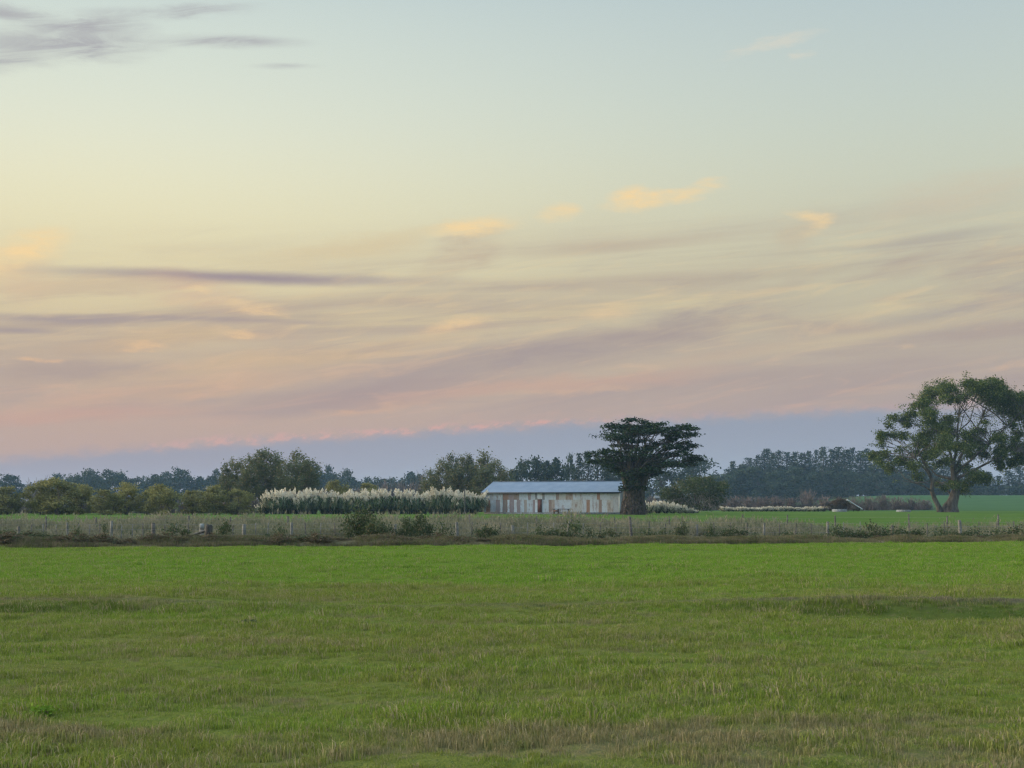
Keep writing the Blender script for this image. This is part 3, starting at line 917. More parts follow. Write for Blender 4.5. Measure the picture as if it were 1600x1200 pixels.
# --- the spreading cypress at the shed's corner
def cypress():
    rng = np.random.default_rng(310)
    Y = 206.0
    p0 = at(991, Y)
    root = empty('cypress_tree', p0, 0, 'huge dark flat-layered cypress with shaggy trunk at the shed corner', 'tree')
    s = Y / F
    K = 300 / 1600.0           # crop pixel -> photo pixel

    def L(cx, cy, d=0.0):      # detail-crop coordinates -> local metres
        px = 880 + cx * K; py = 630 + cy * K
        return np.array([(px - 800) * s - p0[0], d, zat(py, Y) - p0[2]])
    fork = L(590, 640)
    pads = [(600, 185, 185, 28), (520, 205, 110, 34), (700, 195, 120, 26), (640, 245, 215, 34), (770, 235, 120, 32), (900, 222, 90, 24), (990, 205, 75, 22), (1030, 190, 42, 13), (940, 265, 150, 36), (1060, 268, 75, 28),
            (430, 285, 78, 24), (500, 300, 100, 28), (600, 310, 120, 34), (900, 300, 90, 26), (820, 330, 80, 22), (1000, 330, 70, 18), (560, 360, 160, 34), (430, 400, 100, 26), (320, 415, 110, 28), (255, 425, 50, 18),
            (640, 400, 110, 26), (720, 360, 80, 22), (880, 370, 90, 28), (1000, 375, 95, 26), (1090, 345, 48, 16), (960, 420, 110, 26), (860, 430, 70, 26), (480, 450, 170, 34), (620, 455, 140, 34), (720, 470, 90, 24),
            (340, 480, 120, 26), (270, 490, 50, 14), (360, 525, 40, 20), (450, 535, 65, 34), (560, 520, 110, 34), (680, 520, 150, 30), (820, 520, 120, 26), (930, 515, 90, 20), (1070, 470, 70, 24), (1090, 450, 50, 16),
            (1120, 468, 50, 9), (1085, 505, 34, 26), (750, 560, 90, 28), (620, 575, 120, 28), (700, 595, 60, 20), (520, 570, 50, 28), (560, 625, 60, 26), (650, 620, 60, 24), (600, 680, 50, 30), (690, 560, 80, 20), (500, 600, 50, 26), (705, 600, 50, 22), (480, 560, 60, 24), (545, 665, 40, 26), (390, 300, 40, 14), (1075, 215, 50, 9), (395, 185, 40, 10), (660, 145, 46, 7), (540, 150, 50, 10), (800, 180, 50, 10)]
    cb = MB(); tb = MB(); db = MB(); lm = MB()
    for (cx, cy, hw, hh) in pads:
        depth = rng.normal() * 2.2
        c = L(cx, cy, depth)
        rx = hw * K * s; rz = rng.uniform(0.75, 1.25) * hh * K * s
        ry = min(4.6, 0.6 * rx + 1.0)
        n = int(100 + 82 * rx * ry)
        # flat sprays: points in a thin lens, gathered into little horizontal fans
        k = int(8 + 5 * rx)
        d = rng.normal(size=(k, 3)); d /= np.linalg.norm(d, axis=1)[:, None]
        sc = c + d * np.array([rx, ry, rz * 0.8]) * (rng.random(k) ** 0.36)[:, None]
        idx = rng.integers(0, k, n)
        P = sc[idx] + rng.normal(size=(n, 3)) * np.array([0.50, 0.46, 0.12])
        P[:, 2] += (P[:, 0] - c[0]) * rng.normal() * 0.075 + (P[:, 1] - c[1]) * rng.normal() * 0.06 + rng.normal(size=n) * 0.03
        cb.cards(P, 0.36, rng, 0.5, up=0.55)
        ends = np.array([c + (c - fork) * np.array([0.05, 0, 0]) - np.array([0, 0, rz * 0.4])])[0]
        r = 0.07 + 0.022 * rx
        a = fork + np.array([rng.normal() * 0.8, rng.normal() * 0.7, rng.uniform(-0.4, 1.2)])
        lm.tube(limb_path(rng, a, ends, 6, 0.035), np.array([r * 1.6, r * 1.3, r, r * .8, r * .55, r * .2]), 6)
        for q in range(3):
            e = c + rng.normal(size=3) * np.array([rx * 0.6, ry * 0.5, rz * 0.4])
            lm.tube(limb_path(rng, ends + (fork - ends) * 0.2, e, 4, 0.04), np.array([r * .5, r * .4, r * .25, r * .08]), 5)
    # upper side/back pads so that the crown is as deep as it is wide
    for i in range(14):
        a = rng.uniform(0, 6.28)
        c = L(620 + rng.uniform(-200, 240), rng.choice([rng.uniform(200, 260), rng.uniform(440, 530)]), (2.5 + 3.5 * rng.random()) * (1 if rng.random() < 0.7 else -1))
        P = c + rng.normal(size=(260, 3)) * np.array([1.3, 1.1, 0.22])
        cb.cards(P, 0.36, rng, 0.5, up=0.5)
        lm.tube(limb_path(rng, fork + rng.normal(size=3) * 0.5, c, 5, 0.04), np.array([.14, .11, .08, .06, .03]), 5)
    # trunk: fused fluted stems
    tb.tube(np.array([L(588, 930), L(590, 860), L(588, 780), L(592, 700), L(600, 620)]), np.array([1.6, 1.25, 1.0, 0.85, 0.8]), 22, flute=0.10)
    for (bx, tx, ty, r, d) in ((530, 490, 560, .5, -0.4), (642, 720, 540, .55, -0.5), (575, 560, 520, .5, -.7), (610, 640, 500, .5, 0.7), (660, 680, 640, .34, -.7), (515, 545, 640, .34, .5), (600, 610, 600, .45, -.8)):
        a = L(bx, 925, d); b = L(590 + ((bx + tx) / 2 - 590) * 0.75 + rng.normal() * 6, 715, d * 0.8); c = L(tx, ty, d * 1.4)
        tb.tube(np.array([a, (a + b) / 2 + rng.normal(size=3) * .08, b, (b + c) / 2, c]), np.array([r * 1.25, r, r * .9, r * .8, r * .6]), 12, flute=0.09)
    # hanging dead fronds round the trunk
    n = 4200
    a = rng.uniform(0, 6.28, n); zc = rng.uniform(700, 920, n)
    rr = (1.05 + 0.75 * (zc - 700) / 220) * rng.uniform(0.8, 1.12, n)
    P = np.array([L(588, z) for z in zc]) + np.stack([np.cos(a) * rr, np.sin(a) * rr * 0.9, np.zeros(n)], 1)
    P = P[P[:, 2] > 0.25]
    db.cards(P, 0.62, rng, 0.22, axis=(0, 0, -1.0))
    n = 420
    P = np.array([L(588, z) for z in rng.uniform(690, 730, n)]) + np.stack([np.cos(a[:n]), np.sin(a[:n]), np.zeros(n)], 1) * rng.uniform(1.3, 2.3, n)[:, None] * np.array([1, .8, 1])
    cb.cards(P, 0.36, rng, 0.5, up=0.3)
    tb.build('trunk', M['dark_bark'], root, smooth=True)
    lm.build('limbs', M['dark_bark'], root)
    cb.build('crown', M['cypress'], root)
    db.build('dead_fronds', M['dead'], root)


cypress()


# --- the big gum tree at the right
def gum():
    rng = np.random.default_rng(320)
    Y = 268.0
    p0 = at(1484, Y)
    root = empty('gum_tree', p0, 0, 'big leaning two-stemmed gum tree with airy crown, right edge', 'tree')
    s = Y / F
    K = 240 / 1309.0

    def L(cx, cy, d=0.0):      # coordinates of the close-up (1360..1600, 590..810)
        px = 1360 + cx * K; py = 590 + cy * K
        return np.array([(px - 800) * s - p0[0], d, zat(py, Y) - p0[2]])
    tb = MB(); cb = MB()
    main = [L(680, 1150), L(690, 1080), (L(715, 1010)), L(730, 930), L(715, 850), L(702, 740)]
    tb.tube(np.array(main), np.array([1.65, 1.05, 0.84, 0.68, 0.60, 0.53]), 14, flute=0.07)
    tb.tube(np.array([L(625, 1150), L(650, 1090), L(695, 1040), L(722, 985)]), np.array([0.9, 0.62, 0.5, 0.42]), 10, flute=0.05)
    left = [L(597, 1150), L(575, 1100, -.4), L(535, 1030, -.8), L(505, 960, -1.2), L(512, 890, -1.4), L(475, 800, -1.6), L(430, 720, -1.6), L(380, 600, -1.4)]
    tb.tube(np.array(left), np.array([0.72, 0.50, 0.44, 0.38, 0.32, 0.27, 0.2, 0.1]), 9)

    def br(pts, r0, r1):
        pts = np.array(pts)
        tb.tube(pts, np.linspace(r0, r1, len(pts)), 7)
    br([L(505, 970, -1.2), L(440, 930, -2), L(350, 900, -2.5), L(240, 880, -2.5)], .2, .05)
    br([L(512, 890, -1.4), L(440, 800, -3), L(330, 690, -4), L(230, 600, -4)], .2, .06)
    br([L(702, 740), L(690, 620, 1), L(640, 480, 1.5), L(560, 330, 2), L(500, 200, 2)], .30, .05)
    br([L(702, 740), L(735, 600, -.5), L(725, 470, -1), L(740, 330, -1), L(760, 150, -1)], .32, .05)
    br([L(715, 800), L(800, 640, 1), L(900, 500, 2), L(990, 330, 2.2), L(1040, 160, 2)], .30, .05)
    br([L(715, 830), L(840, 700, -1.5), L(980, 560, -2.5), L(1120, 420, -3), L(1260, 270, -3)], .28, .05)
    br([L(722, 870), L(860, 780, -3), L(1000, 700, -4), L(1180, 640, -4.5)], .32, .07)
    br([L(700, 860, .3), L(650, 850, 1), L(590, 830, 2), L(540, 770, 2.5), L(440, 640, 3)], .3, .06)
    br([L(690, 1000), L(640, 900, 2.6), L(560, 850, 3.5)], .2, .05)
    br([L(735, 600, -.5), L(640, 560, -2), L(500, 440, -3), L(330, 400, -3)], .26, .05)
    # clumps: x, y, half-width, half-height, fill
    C = [(700, 75, 60, 42, 1), (640, 110, 70, 55, 1), (560, 105, 70, 55, 1), (520, 170, 70, 55, 1), (470, 215, 60, 45, 1), (410, 235, 50, 36, 1), (770, 70, 60, 45, 1), (850, 60, 80, 45, 1.1), (940, 75, 90, 55, 1.1),
         (880, 140, 110, 60, 1.2), (1010, 120, 90, 70, 1.1), (1100, 130, 80, 60, 1.1), (1010, 200, 90, 50, .8), (1150, 210, 80, 60, 1), (1230, 190, 80, 50, 1.1), (1290, 210, 70, 60, 1), (1260, 280, 80, 60, 1), (1330, 300, 70, 80, 1),
         (1170, 290, 60, 40, .5), (770, 170, 70, 50, .8), (600, 200, 70, 40, .7), (190, 345, 50, 40, .55), (165, 400, 35, 40, .35), (280, 350, 60, 45, 1), (340, 310, 50, 40, .9), (400, 330, 70, 60, 1.1), (460, 300, 60, 45, .9),
         (300, 400, 60, 40, .9), (420, 400, 80, 50, 1), (130, 480, 60, 36, 1), (80, 510, 44, 36, .9), (190, 500, 50, 36, .7), (300, 480, 70, 50, .6), (360, 540, 70, 60, .7), (460, 480, 80, 60, 1), (560, 440, 80, 60, 1.1),
         (640, 380, 70, 50, 1), (700, 360, 50, 45, .8), (580, 530, 90, 70, 1.1), (480, 580, 80, 70, 1), (680, 480, 60, 50, .8), (640, 600, 70, 60, 1), (540, 660, 90, 60, 1.1), (450, 660, 70, 60, .8), (580, 720, 60, 50, .7), (390, 640, 60, 50, .5),
         (60, 670, 60, 46, 1.1), (130, 650, 50, 36, .7), (40, 720, 44, 36, .8), (160, 770, 60, 44, 1), (220, 700, 50, 40, .6), (290, 700, 60, 50, .8), (320, 760, 60, 50, .6), (390, 740, 60, 46, .5), (400, 850, 56, 50, .4),
         (250, 620, 50, 40, .3), (120, 570, 50, 40, .3), (880, 500, 80, 56, 1), (950, 460, 70, 46, .9), (830, 570, 70, 60, .9), (920, 600, 80, 60, 1), (1000, 540, 60, 50, .7), (1060, 520, 50, 40, .5), (1150, 500, 70, 46, 1), (1180, 540, 50, 40, .7),
         (1040, 640, 66, 60, 1), (1060, 720, 60, 60, 1), (960, 680, 60, 50, .7), (860, 660, 70, 50, .8), (1110, 770, 44, 36, .8), (1240, 600, 70, 50, .8), (1230, 680, 80, 70, 1.1), (1300, 650, 70, 80, 1), (1300, 560, 60, 50, .6), (1280, 740, 50, 40, .6),
         (800, 830, 80, 46, 1), (880, 850, 90, 50, 1.1), (960, 870, 50, 46, 1), (800, 760, 70, 50, .7), (820, 960, 40, 30, .5), (780, 910, 50, 40, .7), (600, 910, 46, 36, .8), (590, 940, 34, 28, .7), (640, 900, 30, 30, .4), (730, 560, 60, 50, .4), (760, 690, 50, 50, .4)]
    # the crown goes on past the frame's right edge
    C += [(1250, 350, 60, 44, .6), (1340, 400, 60, 50, .8), (1180, 420, 60, 40, .5), (1290, 480, 60, 44, .7), (1120, 600, 60, 50, .6), (950, 540, 60, 44, .6), (870, 400, 50, 36, .35), (1330, 590, 60, 50, .9), (1200, 720, 50, 40, .7), (1400, 260, 80, 60, 1), (1430, 350, 70, 70, 1), (1410, 450, 60, 60, .6), (1390, 600, 70, 70, 1), (1440, 520, 60, 60, .8), (1380, 720, 60, 50, .8), (1460, 640, 50, 60, .8)]
    nodes = [np.array(p) for p in (main[-1], L(640, 480, 1.5), L(725, 470, -1), L(900, 500, 2), L(980, 560, -2.5), L(1120, 420, -3), L(990, 330, 2.2), L(560, 330, 2), L(440, 640, 3), L(330, 690, -4), L(430, 720, -1.6), L(500, 440, -3), L(1000, 700, -4), L(560, 850, 3.5), L(350, 900, -2.5), L(860, 780, -3), L(1260, 270, -3), L(740, 330, -1), L(1180, 640, -4.5))]
    for (cx, cy, hw, hh, fl) in C:
        spread = math.sqrt(max(0.05, 1 - ((cx - 700) / 760) ** 2))
        d = rng.normal() * 3.2 * spread
        c = L(cx, cy, d)
        if cy < 310 and cx > 380: hw, hh = hw * (1.25 if cx < 1000 else 1.4), hh * (1.1 if cx < 1000 else 1.35)
        r = np.array([hw * K * s, (hw * K * s) * 0.9, hh * K * s])
        n = int(500 * fl * (r[0] * r[2]) ** 0.75 + 90)
        P = sub_clump(rng, c, r * 0.95, n, int(11 + 5 * r[0]), 0.26, 0.5)
        cb.cards(P, 0.36, rng, 0.46)
        for q in range(5):
            e = c + rng.normal(size=3) * r * np.array([0.95, 0.95, 0.6])
            cb.cards(e + rng.normal(size=(int(34 * fl) + 10, 3)) * np.array([0.42, 0.42, 0.30]), 0.34, rng, 0.44)
        j = int(np.argmin([np.linalg.norm(q - c) for q in nodes]))
        tb.tube(limb_path(rng, nodes[j], c, 5, 0.05), np.array([.07, .06, .05, .035, .015]), 5)
        for q in range(3):
            e = c + rng.normal(size=3) * r * 0.7
            tb.tube(limb_path(rng, c + (nodes[j] - c) * 0.35, e, 4, 0.06), np.array([.05, .04, .03, .012]), 4)
    # thin leaves and twigs in the open middle, and crown on the near and far sides
    for i in range(170):
        c = L(rng.uniform(420, 1420), rng.uniform(170, 640), rng.normal() * 2.8)
        P = c + rng.normal(size=(18, 3)) * 0.5
        cb.cards(P, 0.28, rng, 0.4)
        j = int(np.argmin([np.linalg.norm(q - c) for q in nodes]))
        tb.tube(limb_path(rng, nodes[j], c, 5, 0.07), np.array([.05, .045, .035, .025, .012]), 4)
    for i in range(14):
        sd = 1 if i % 2 else -1
        c = L(rng.uniform(420, 1000), rng.choice([rng.uniform(90, 150), rng.uniform(440, 740)]), sd * rng.uniform(5, 8.5))
        P = sub_clump(rng, c, np.array([1.6, 1.5, 1.1]), 330, 10, 0.3)
        cb.cards(P, 0.34, rng, 0.42)
        tb.tube(limb_path(rng, nodes[int(rng.integers(0, 6))], c, 5, 0.05), np.array([.14, .11, .08, .05, .02]), 5)
    tb.build('trunk', M['gumbark'], root, smooth=True)
    cb.build('crown', M['gum'], root)


gum()


# ------------------------------------------------------------------ pampas grass
def pampas(rng, h=2.5, w=2.3, nl=260, npl=16, plume=0.75):
    root = empty('pampas_grass', (0, 0, -100))
    lb = MB(); pb = MB()
    n = nl
    a = rng.uniform(0, 6.28, n); r0 = rng.uniform(0, 0.3, n)
    reach = w * 0.5 * rng.uniform(0.25, 1.25, n); hh = h * rng.uniform(0.45, 1.02, n)
    wd = rng.uniform(0.035, 0.07, n)
    ca, sa = np.cos(a), np.sin(a)

    def P(fr, fh):
        return np.stack([ca * (r0 + reach * fr), sa * (r0 + reach * fr), hh * fh], 1)
    side = np.stack([-sa, ca, np.zeros(n)], 1) * wd[:, None]
    p = [P(0, -0.08), P(0.34, 0.70), P(0.72, 1.0), P(1.12, 0.52)]
    V = np.stack([p[0] - side, p[0] + side, p[1] - side, p[1] + side, p[2] - side * .8, p[2] + side * .8, p[3] - side * .15, p[3] + side * .15], 1).reshape(-1, 3)
    i = np.arange(n)[:, None] * 8
    tone = rng.random(n)
    for q in ((0, 1, 3, 2), (2, 3, 5, 4), (4, 5, 7, 6)):
        lb.v.append(np.zeros((0, 3))) if q[0] else lb.v.append(V)
        lb.f.append(i + np.array([q])); lb.tone.append(tone); lb.col.append(np.ones((n, 3)))
    lb.n = len(V)
    for k in range(npl):
        a = rng.uniform(0, 6.28); r = w * 0.44 * math.sqrt(rng.random())
        lean = rng.uniform(0.0, 0.55)
        base = np.array([math.cos(a) * r * 0.4, math.sin(a) * r * 0.4, 0])
        zt = h * (rng.uniform(0.92, 1.42) if rng.random() < 0.68 else rng.uniform(0.62, 0.95))
        top = np.array([math.cos(a) * (r + lean), math.sin(a) * (r + lean), zt])
        pb.tube(np.array([base, (base + top) / 2, top]), 0.012, 4, tone=0.2)
        ax = (top - base) / np.linalg.norm(top - base)
        m = 34
        t = rng.random(m)
        width = 0.10 * np.sin(np.clip(t * 0.9 + 0.12, 0, 1) * np.pi) + 0.02
        Q = top - ax * (plume * (1 - t))[:, None] + rng.normal(size=(m, 3)) * width[:, None] * np.array([1, 1, .3])
        pb.cards(Q, 0.30, rng, 0.30, axis=ax + np.array([0, 0, .3]))
    lb.build('leaf_clump', M['pampas'], root)
    pb.build('plumes', M['plume'], root)
    root['_h'] = h * 1.3; root['_w'] = w
    return root


PAMP = Stock([pampas(np.random.default_rng(400 + i), 2.5, 3.0, 420, [38, 48, 30, 42][i], 0.85) for i in range(4)])
LOWP = Stock([pampas(np.random.default_rng(450 + i), 1.0, 1.9, 170, 46, 0.62) for i in range(3)])
rp = np.random.default_rng(410)
hedge = []
px = 408.0
while px < 743:
    t = (px - 405) / 347
    if px < 426:
        top = 790 - (px - 405) * 0.35
    elif px < 450:
        top = 768
    else:
        top = 769 - 3 * math.sin(t * 9) + rp.uniform(-6, 6)
    if 684 < px < 702:
        top = 764
    hedge.append((px, top))
    px += 10.6
hedge.sort(key=lambda v: -v[0])
for i, (px, top) in enumerate(hedge):
    if i == len(hedge) - 1:
        lab = 'small low pampas clump at the hedge\'s left tip'
    elif i == 0:
        lab = 'plumed pampas clump touching the shed\'s left corner'
    else:
        lab = f'plumed pampas clump in the long hedge, {ordinal(i)} from the shed'
    PAMP.put(px + rp.uniform(-4, 4), top, rp.uniform(31, 46) if px > 426 else 20, 219 + rp.uniform(-1.2, 1.2), lab, 'pampas grass', 'pampas grass in the long hedge', rp)
for i, (px, top, w) in enumerate([(1016, 784, 17), (1028, 784, 17), (1040, 785, 17), (1051, 787, 16), (1062, 790, 16), (1073, 794, 14), (1082, 797, 11)]):
    LOWP.put(px, top, w * 1.25, 234 + rp.uniform(-1, 1), f'low pampas clump between cypress trunk and round bush, {ordinal(i)} from the trunk', 'pampas grass', 'pampas grass by the cypress', rp)
k = 0
px = 1131.0
while px < 1292:
    if not 1176 < px < 1180:
        LOWP.put(px, 792.5 + rp.uniform(-1.2, 1.6), 14, 292 + rp.uniform(-1, 1), f'very low pale pampas clump before the bare brush, {ordinal(k)} from the left', 'pampas grass', 'low pampas strip before the brush', rp)
        k += 1
    px += 7.4
PAMP.tidy(); LOWP.tidy()


# ------------------------------------------------------------------ the iron shed
def shed():
    a = math.radians(21)
    Y0 = 222.0
    p0 = at(756, Y0)                      # front left corner
    # length so that the right front corner falls at column 968
    k = (968 - 800) / F
    Lw = (k * Y0 - p0[0]) / (math.cos(a) + k * math.sin(a))
    D = 9.6; Hw = 3.45; Hr = 5.05; FH = 0.28
    root = empty('iron_shed', p0, -a, 'long rusty white corrugated iron shed with blue roof', 'shed')
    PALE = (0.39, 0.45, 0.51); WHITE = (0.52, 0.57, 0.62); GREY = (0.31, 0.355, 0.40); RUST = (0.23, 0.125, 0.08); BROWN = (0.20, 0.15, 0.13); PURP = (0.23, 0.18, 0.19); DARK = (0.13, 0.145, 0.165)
    STAIN = (0.35, 0.36, 0.35); TAN = (0.30, 0.26, 0.235)
    low = [(140, WHITE), (160, RUST), (195, PALE), (222, GREY), (245, PURP), (280, WHITE), (303, BROWN), (342, WHITE), (362, PURP), (400, WHITE), (425, PURP), (455, PALE), (488, TAN), (510, PALE), (560, PURP), (580, WHITE),
           (605, WHITE), (637, PALE), (695, BROWN), (720, TAN), (745, PALE), (885, STAIN), (975, PALE), (1010, RUST), (1038, PALE), (1110, BROWN), (1135, PALE), (1180, STAIN), (1225, GREY)]
    up = [(140, GREY), (215, PALE), (290, WHITE), (303, RUST), (355, PURP), (400, BROWN), (445, PALE), (520, PURP), (545, PALE), (580, DARK), (600, WHITE), (640, DARK), (662, PALE), (755, BROWN), (780, STAIN), (840, TAN), (900, PALE),
          (1095, RUST), (1122, PALE), (1200, GREY)]

    def look(tab, u):
        cx = 140 + u * 1140
        c = tab[0][1]
        for x, cc in tab:
            if cx >= x: c = cc
        return c
    rng = np.random.default_rng(500)

    def iron_wall(name, length, origin, direction, normal, z0, z1, split, colfn, top=None):
        """Corrugated sheets standing side by side: wave 76 mm deep 18 mm, drawn every quarter wave."""
        mb = MB()
        m = int(length / 0.045)
        xs = np.linspace(0, length, m + 1)
        off = 0.012 * np.sin(xs * 2 * np.pi / 0.18)
        o = np.asarray(origin, float); d = np.asarray(direction, float); nn = np.asarray(normal, float)
        for r, (za, zb) in enumerate(((z0, split), (split, z1))):
            zt = np.full(m + 1, zb) if (top is None or r == 0) else top(xs)
            lap = 0.0 if r == 0 else 0.02
            A = o + xs[:, None] * d + (off + lap)[:, None] * nn + np.array([0, 0, za - lap])
            B = o + xs[:, None] * d + (off + lap)[:, None] * nn; B[:, 2] += zt
            V = np.concatenate([A, B])
            i = np.arange(m)
            fs = np.stack([i, i + 1, i + 2 + m, i + 1 + m], 1)
            cols = np.array([colfn((xs[j] + 0.02) / length, r) for j in range(m)])
            mb.add(V, fs, 0.5, cols)
        return mb.build(name, M['iron'], root)
    iron_wall('front_wall', Lw, (0, 0, 0), (1, 0, 0), (0, -1, 0), FH, Hw, 2.22, lambda u, r: look(up if r else low, u))
    gab = lambda xs: Hw + (Hr - Hw) * (1 - np.abs(xs / D * 2 - 1))
    iron_wall('end_wall', D, (Lw, 0.02, 0), (0, 1, 0), (1, 0, 0), FH, Hw, 2.2, lambda u, r: DARK if (int(u * 13) % 4) else GREY, gab)  # right end: the cypress's shade put into the dark sheet tint
    iron_wall('end_wall', D, (0, 0.02, 0), (0, 1, 0), (-1, 0, 0), FH, Hw, 2.2, lambda u, r: PALE if (int(u * 13) % 3) else PURP, gab)
    iron_wall('back_wall', Lw, (0, D + 0.04, 0), (1, 0, 0), (0, 1, 0), FH, Hw, 2.2, lambda u, r: GREY)
    fb = MB(); fb.box((Lw / 2, D / 2, FH / 2 - 0.14), (Lw - 0.05, D - 0.05, FH + 0.30))
    f = fb.build('foundation', M['concrete'], root)
    # roof: two corrugated slopes with overhang
    ov = 0.32
    rb = MB()
    m = int((Lw + 2 * ov) / 0.09)
    xs = np.linspace(-ov, Lw + ov, m + 1)
    off = 0.012 * np.cos(np.arange(m + 1) * np.pi)
    slope = (Hr - Hw) / (D / 2)
    for sgn in (0, 1):
        ye = -0.40 if sgn == 0 else D + 0.40
        ze = Hw - 0.40 * slope + 0.06
        A = np.stack([xs, np.full(m + 1, ye), ze + off], 1)
        B = np.stack([xs, np.full(m + 1, D / 2), Hr + 0.06 + off], 1)
        V = np.concatenate([A, B]); V2 = V.copy(); V2[:, 2] -= 0.03
        i = np.arange(m); q = np.stack([i, i + 1, i + 2 + m, i + 1 + m], 1)
        rb.add(V, q, rng.random(m)); rb.add(V2, q[:, ::-1])
    rb.build('roof', M['roof'], root)
    cb = MB(); cb.box((Lw / 2, D / 2, Hr + 0.10), (Lw + 2 * ov, 0.42, 0.03)); cb.build('ridge_cap', M['roof'], root)
    gb = MB(); gb.box((Lw / 2, -0.46, Hw - 0.40 * slope - 0.06), (Lw + 2 * ov, 0.13, 0.17)); gb.build('gutter', M['gutter'], root)
    bb = MB()
    for sx in (-ov - 0.03, Lw + ov + 0.03):
        for sg in (-1, 1):
            L2 = math.hypot(D / 2 + 0.4, (D / 2 + .4) * slope)
            bb.box((sx, D / 2 + sg * (D / 4 + 0.2), (Hr + Hw - 0.4 * slope) / 2 - 0.03), (0.04, L2, 0.18), tilt=(-sg * math.atan(slope), 'X'))
    bb.build('bargeboard', M['gutter'], root)
    # narrow dark red door, iron flashing, downpipe
    xd = Lw * (605 - 140) / 1140; wd = Lw * 32 / 1140
    db = MB(); db.box((xd + wd / 2, -0.055, FH + 0.98), (wd - 0.06, 0.05, 1.92))
    d = db.build('door', M['door'], root)
    h = MB(); h.box((xd + wd - 0.14, -0.10, FH + 1.0), (0.04, 0.04, 0.14)); h.build('handle', M['gutter'], d)
    jb = MB()
    jb.box((xd + 0.0, -0.06, FH + 0.98), (0.06, 0.07, 2.0)); jb.box((xd + wd, -0.06, FH + 0.98), (0.06, 0.07, 2.0)); jb.box((xd + wd / 2, -0.06, FH + 2.0), (wd + 0.06, 0.07, 0.06))
    jb.build('door_frame', M['timber'], root)
    xp = Lw * (292 - 140) / 1140
    pb = MB(); pb.tube(np.array([(xp, -0.10, FH), (xp, -0.10, Hw - 0.5), (xp, -0.38, Hw - 0.18)]), 0.06, 8); pb.build('downpipe', M['white'], root)
    nb = MB(); nb.box((0.02, -0.045, (Hw + FH) / 2), (0.16, 0.05, Hw - FH - 0.02)); nb.box((Lw - 0.02, -0.045, (Hw + FH) / 2), (0.12, 0.05, Hw - FH - 0.02)); nb.build('corner_flashing', M['white'], root)
    # low bench in front
    bx = Lw * (752 - 140) / 1140
    w0 = root.matrix_basis @ Vector((bx + 1.3, -1.1, 0))
    b = empty('low_bench', (w0.x, w0.y, float(gh(w0.x, w0.y))), -a, 'low dark plank bench standing against the shed front', 'bench')
    t = MB(); t.box((0.0, 0, 0.78), (2.7, 0.55, 0.09)); t.build('bench_top', M['gutter'], b)
    for sx in (-1.15, -0.45, 1.15):
        l = MB(); l.box((sx, 0, 0.34), (0.12, 0.42, 0.78)); l.build('leg', M['post'] if sx > 0 else M['timber'], b)
    c = MB(); c.box((-0.8, 0, 0.50), (0.66, 0.46, 0.28)); c.build('drawer_box', M['rust'], b)


shed()


# ------------------------------------------------------------------ ruined hut and troughs
def hut():
    rng = np.random.default_rng(520)
    Y = 292.0; s = Y / F
    p0 = at(1312, Y)
    root = empty('ruined_hut', p0, 0, 'collapsed small hut smothered in dead vines with a tin lean-to', 'hut')

    def X(px): return (px - 800) * s - p0[0]

    def Z(py): return zat(py, Y) - p0[2]
    fb = MB()
    for px in (1297, 1303, 1318, 1327, 1334, 1288):
        fb.box((X(px), rng.uniform(-.4, 1.6), Z(788) / 2), (0.16, 0.16, abs(Z(788)) + .3), tilt=(rng.normal() * 0.06, 'Y'))
    fb.box((X(1291), 0.4, Z(787.5)), (2.4, 1.8, 0.12), tilt=(0.05, 'Y'))
    fb.box((X(1290), 0.2, Z(786.3)), (1.9, 1.2, 0.06), tilt=(0.09, 'Y'))
    fb.box((X(1312), 1.4, Z(792)), (3.6, 0.1, 1.5))
    fb.box((X(1298.5), 0.1, Z(794)), (0.9, 0.2, 1.0))
    fb.build('timber_frame', M['timber'], root)
    rb = MB()
    a = np.array([X(1323), -0.9, Z(780.5)]); b = np.array([X(1346.5), -0.9, Z(795)])
    for k in range(6):
        t0, t1 = k / 6, (k + 1) / 6
        pa = a + (b - a) * t0; pb2 = a + (b - a) * (t1 - 0.01)
        V = [pa, pb2, pb2 + [0, 2.6, 0.0], pa + [0, 2.6, 0.0]]
        V = np.array(V + [np.array(v) - [0, 0, 0.20] for v in V])
        rb.add(V, [(0, 1, 2, 3), (7, 6, 5, 4), (0, 4, 5, 1), (1, 5, 6, 2), (2, 6, 7, 3), (3, 7, 4, 0)])
    rb.build('lean_to_roof', M['tin'], root)
    ub = MB(); ub.box((X(1336), 0.2, Z(793)), (1.9, 1.6, 1.0), tilt=(0.3, 'Y')); ub.build('side_wall', M['timber'], root)
    vb = MB()
    for (px, py, rx, rz, n) in ((1312, 784, 13, 6, 900), (1303, 785, 7, 5, 300), (1321, 786, 7, 6, 320), (1312, 781, 8, 3.5, 250), (1326, 791, 5, 5, 200), (1299, 791, 4, 4, 120)):
        P = sub_clump(rng, (X(px), 0.3, Z(py)), np.array([rx * s, 1.3, rz * s]) * 0.85, n, 12, 0.28)
        vb.cards(P[P[:, 2] > 0.2], 0.26, rng, 0.35)
    vb.build('dead_vines', M['vines'], root)


M['vines'] = foliage('dead vine leaves', (0.050, 0.036, 0.028), (0.125, 0.088, 0.062), (0.14, 0.10, 0.065), 0.1, 1.0)
hut()


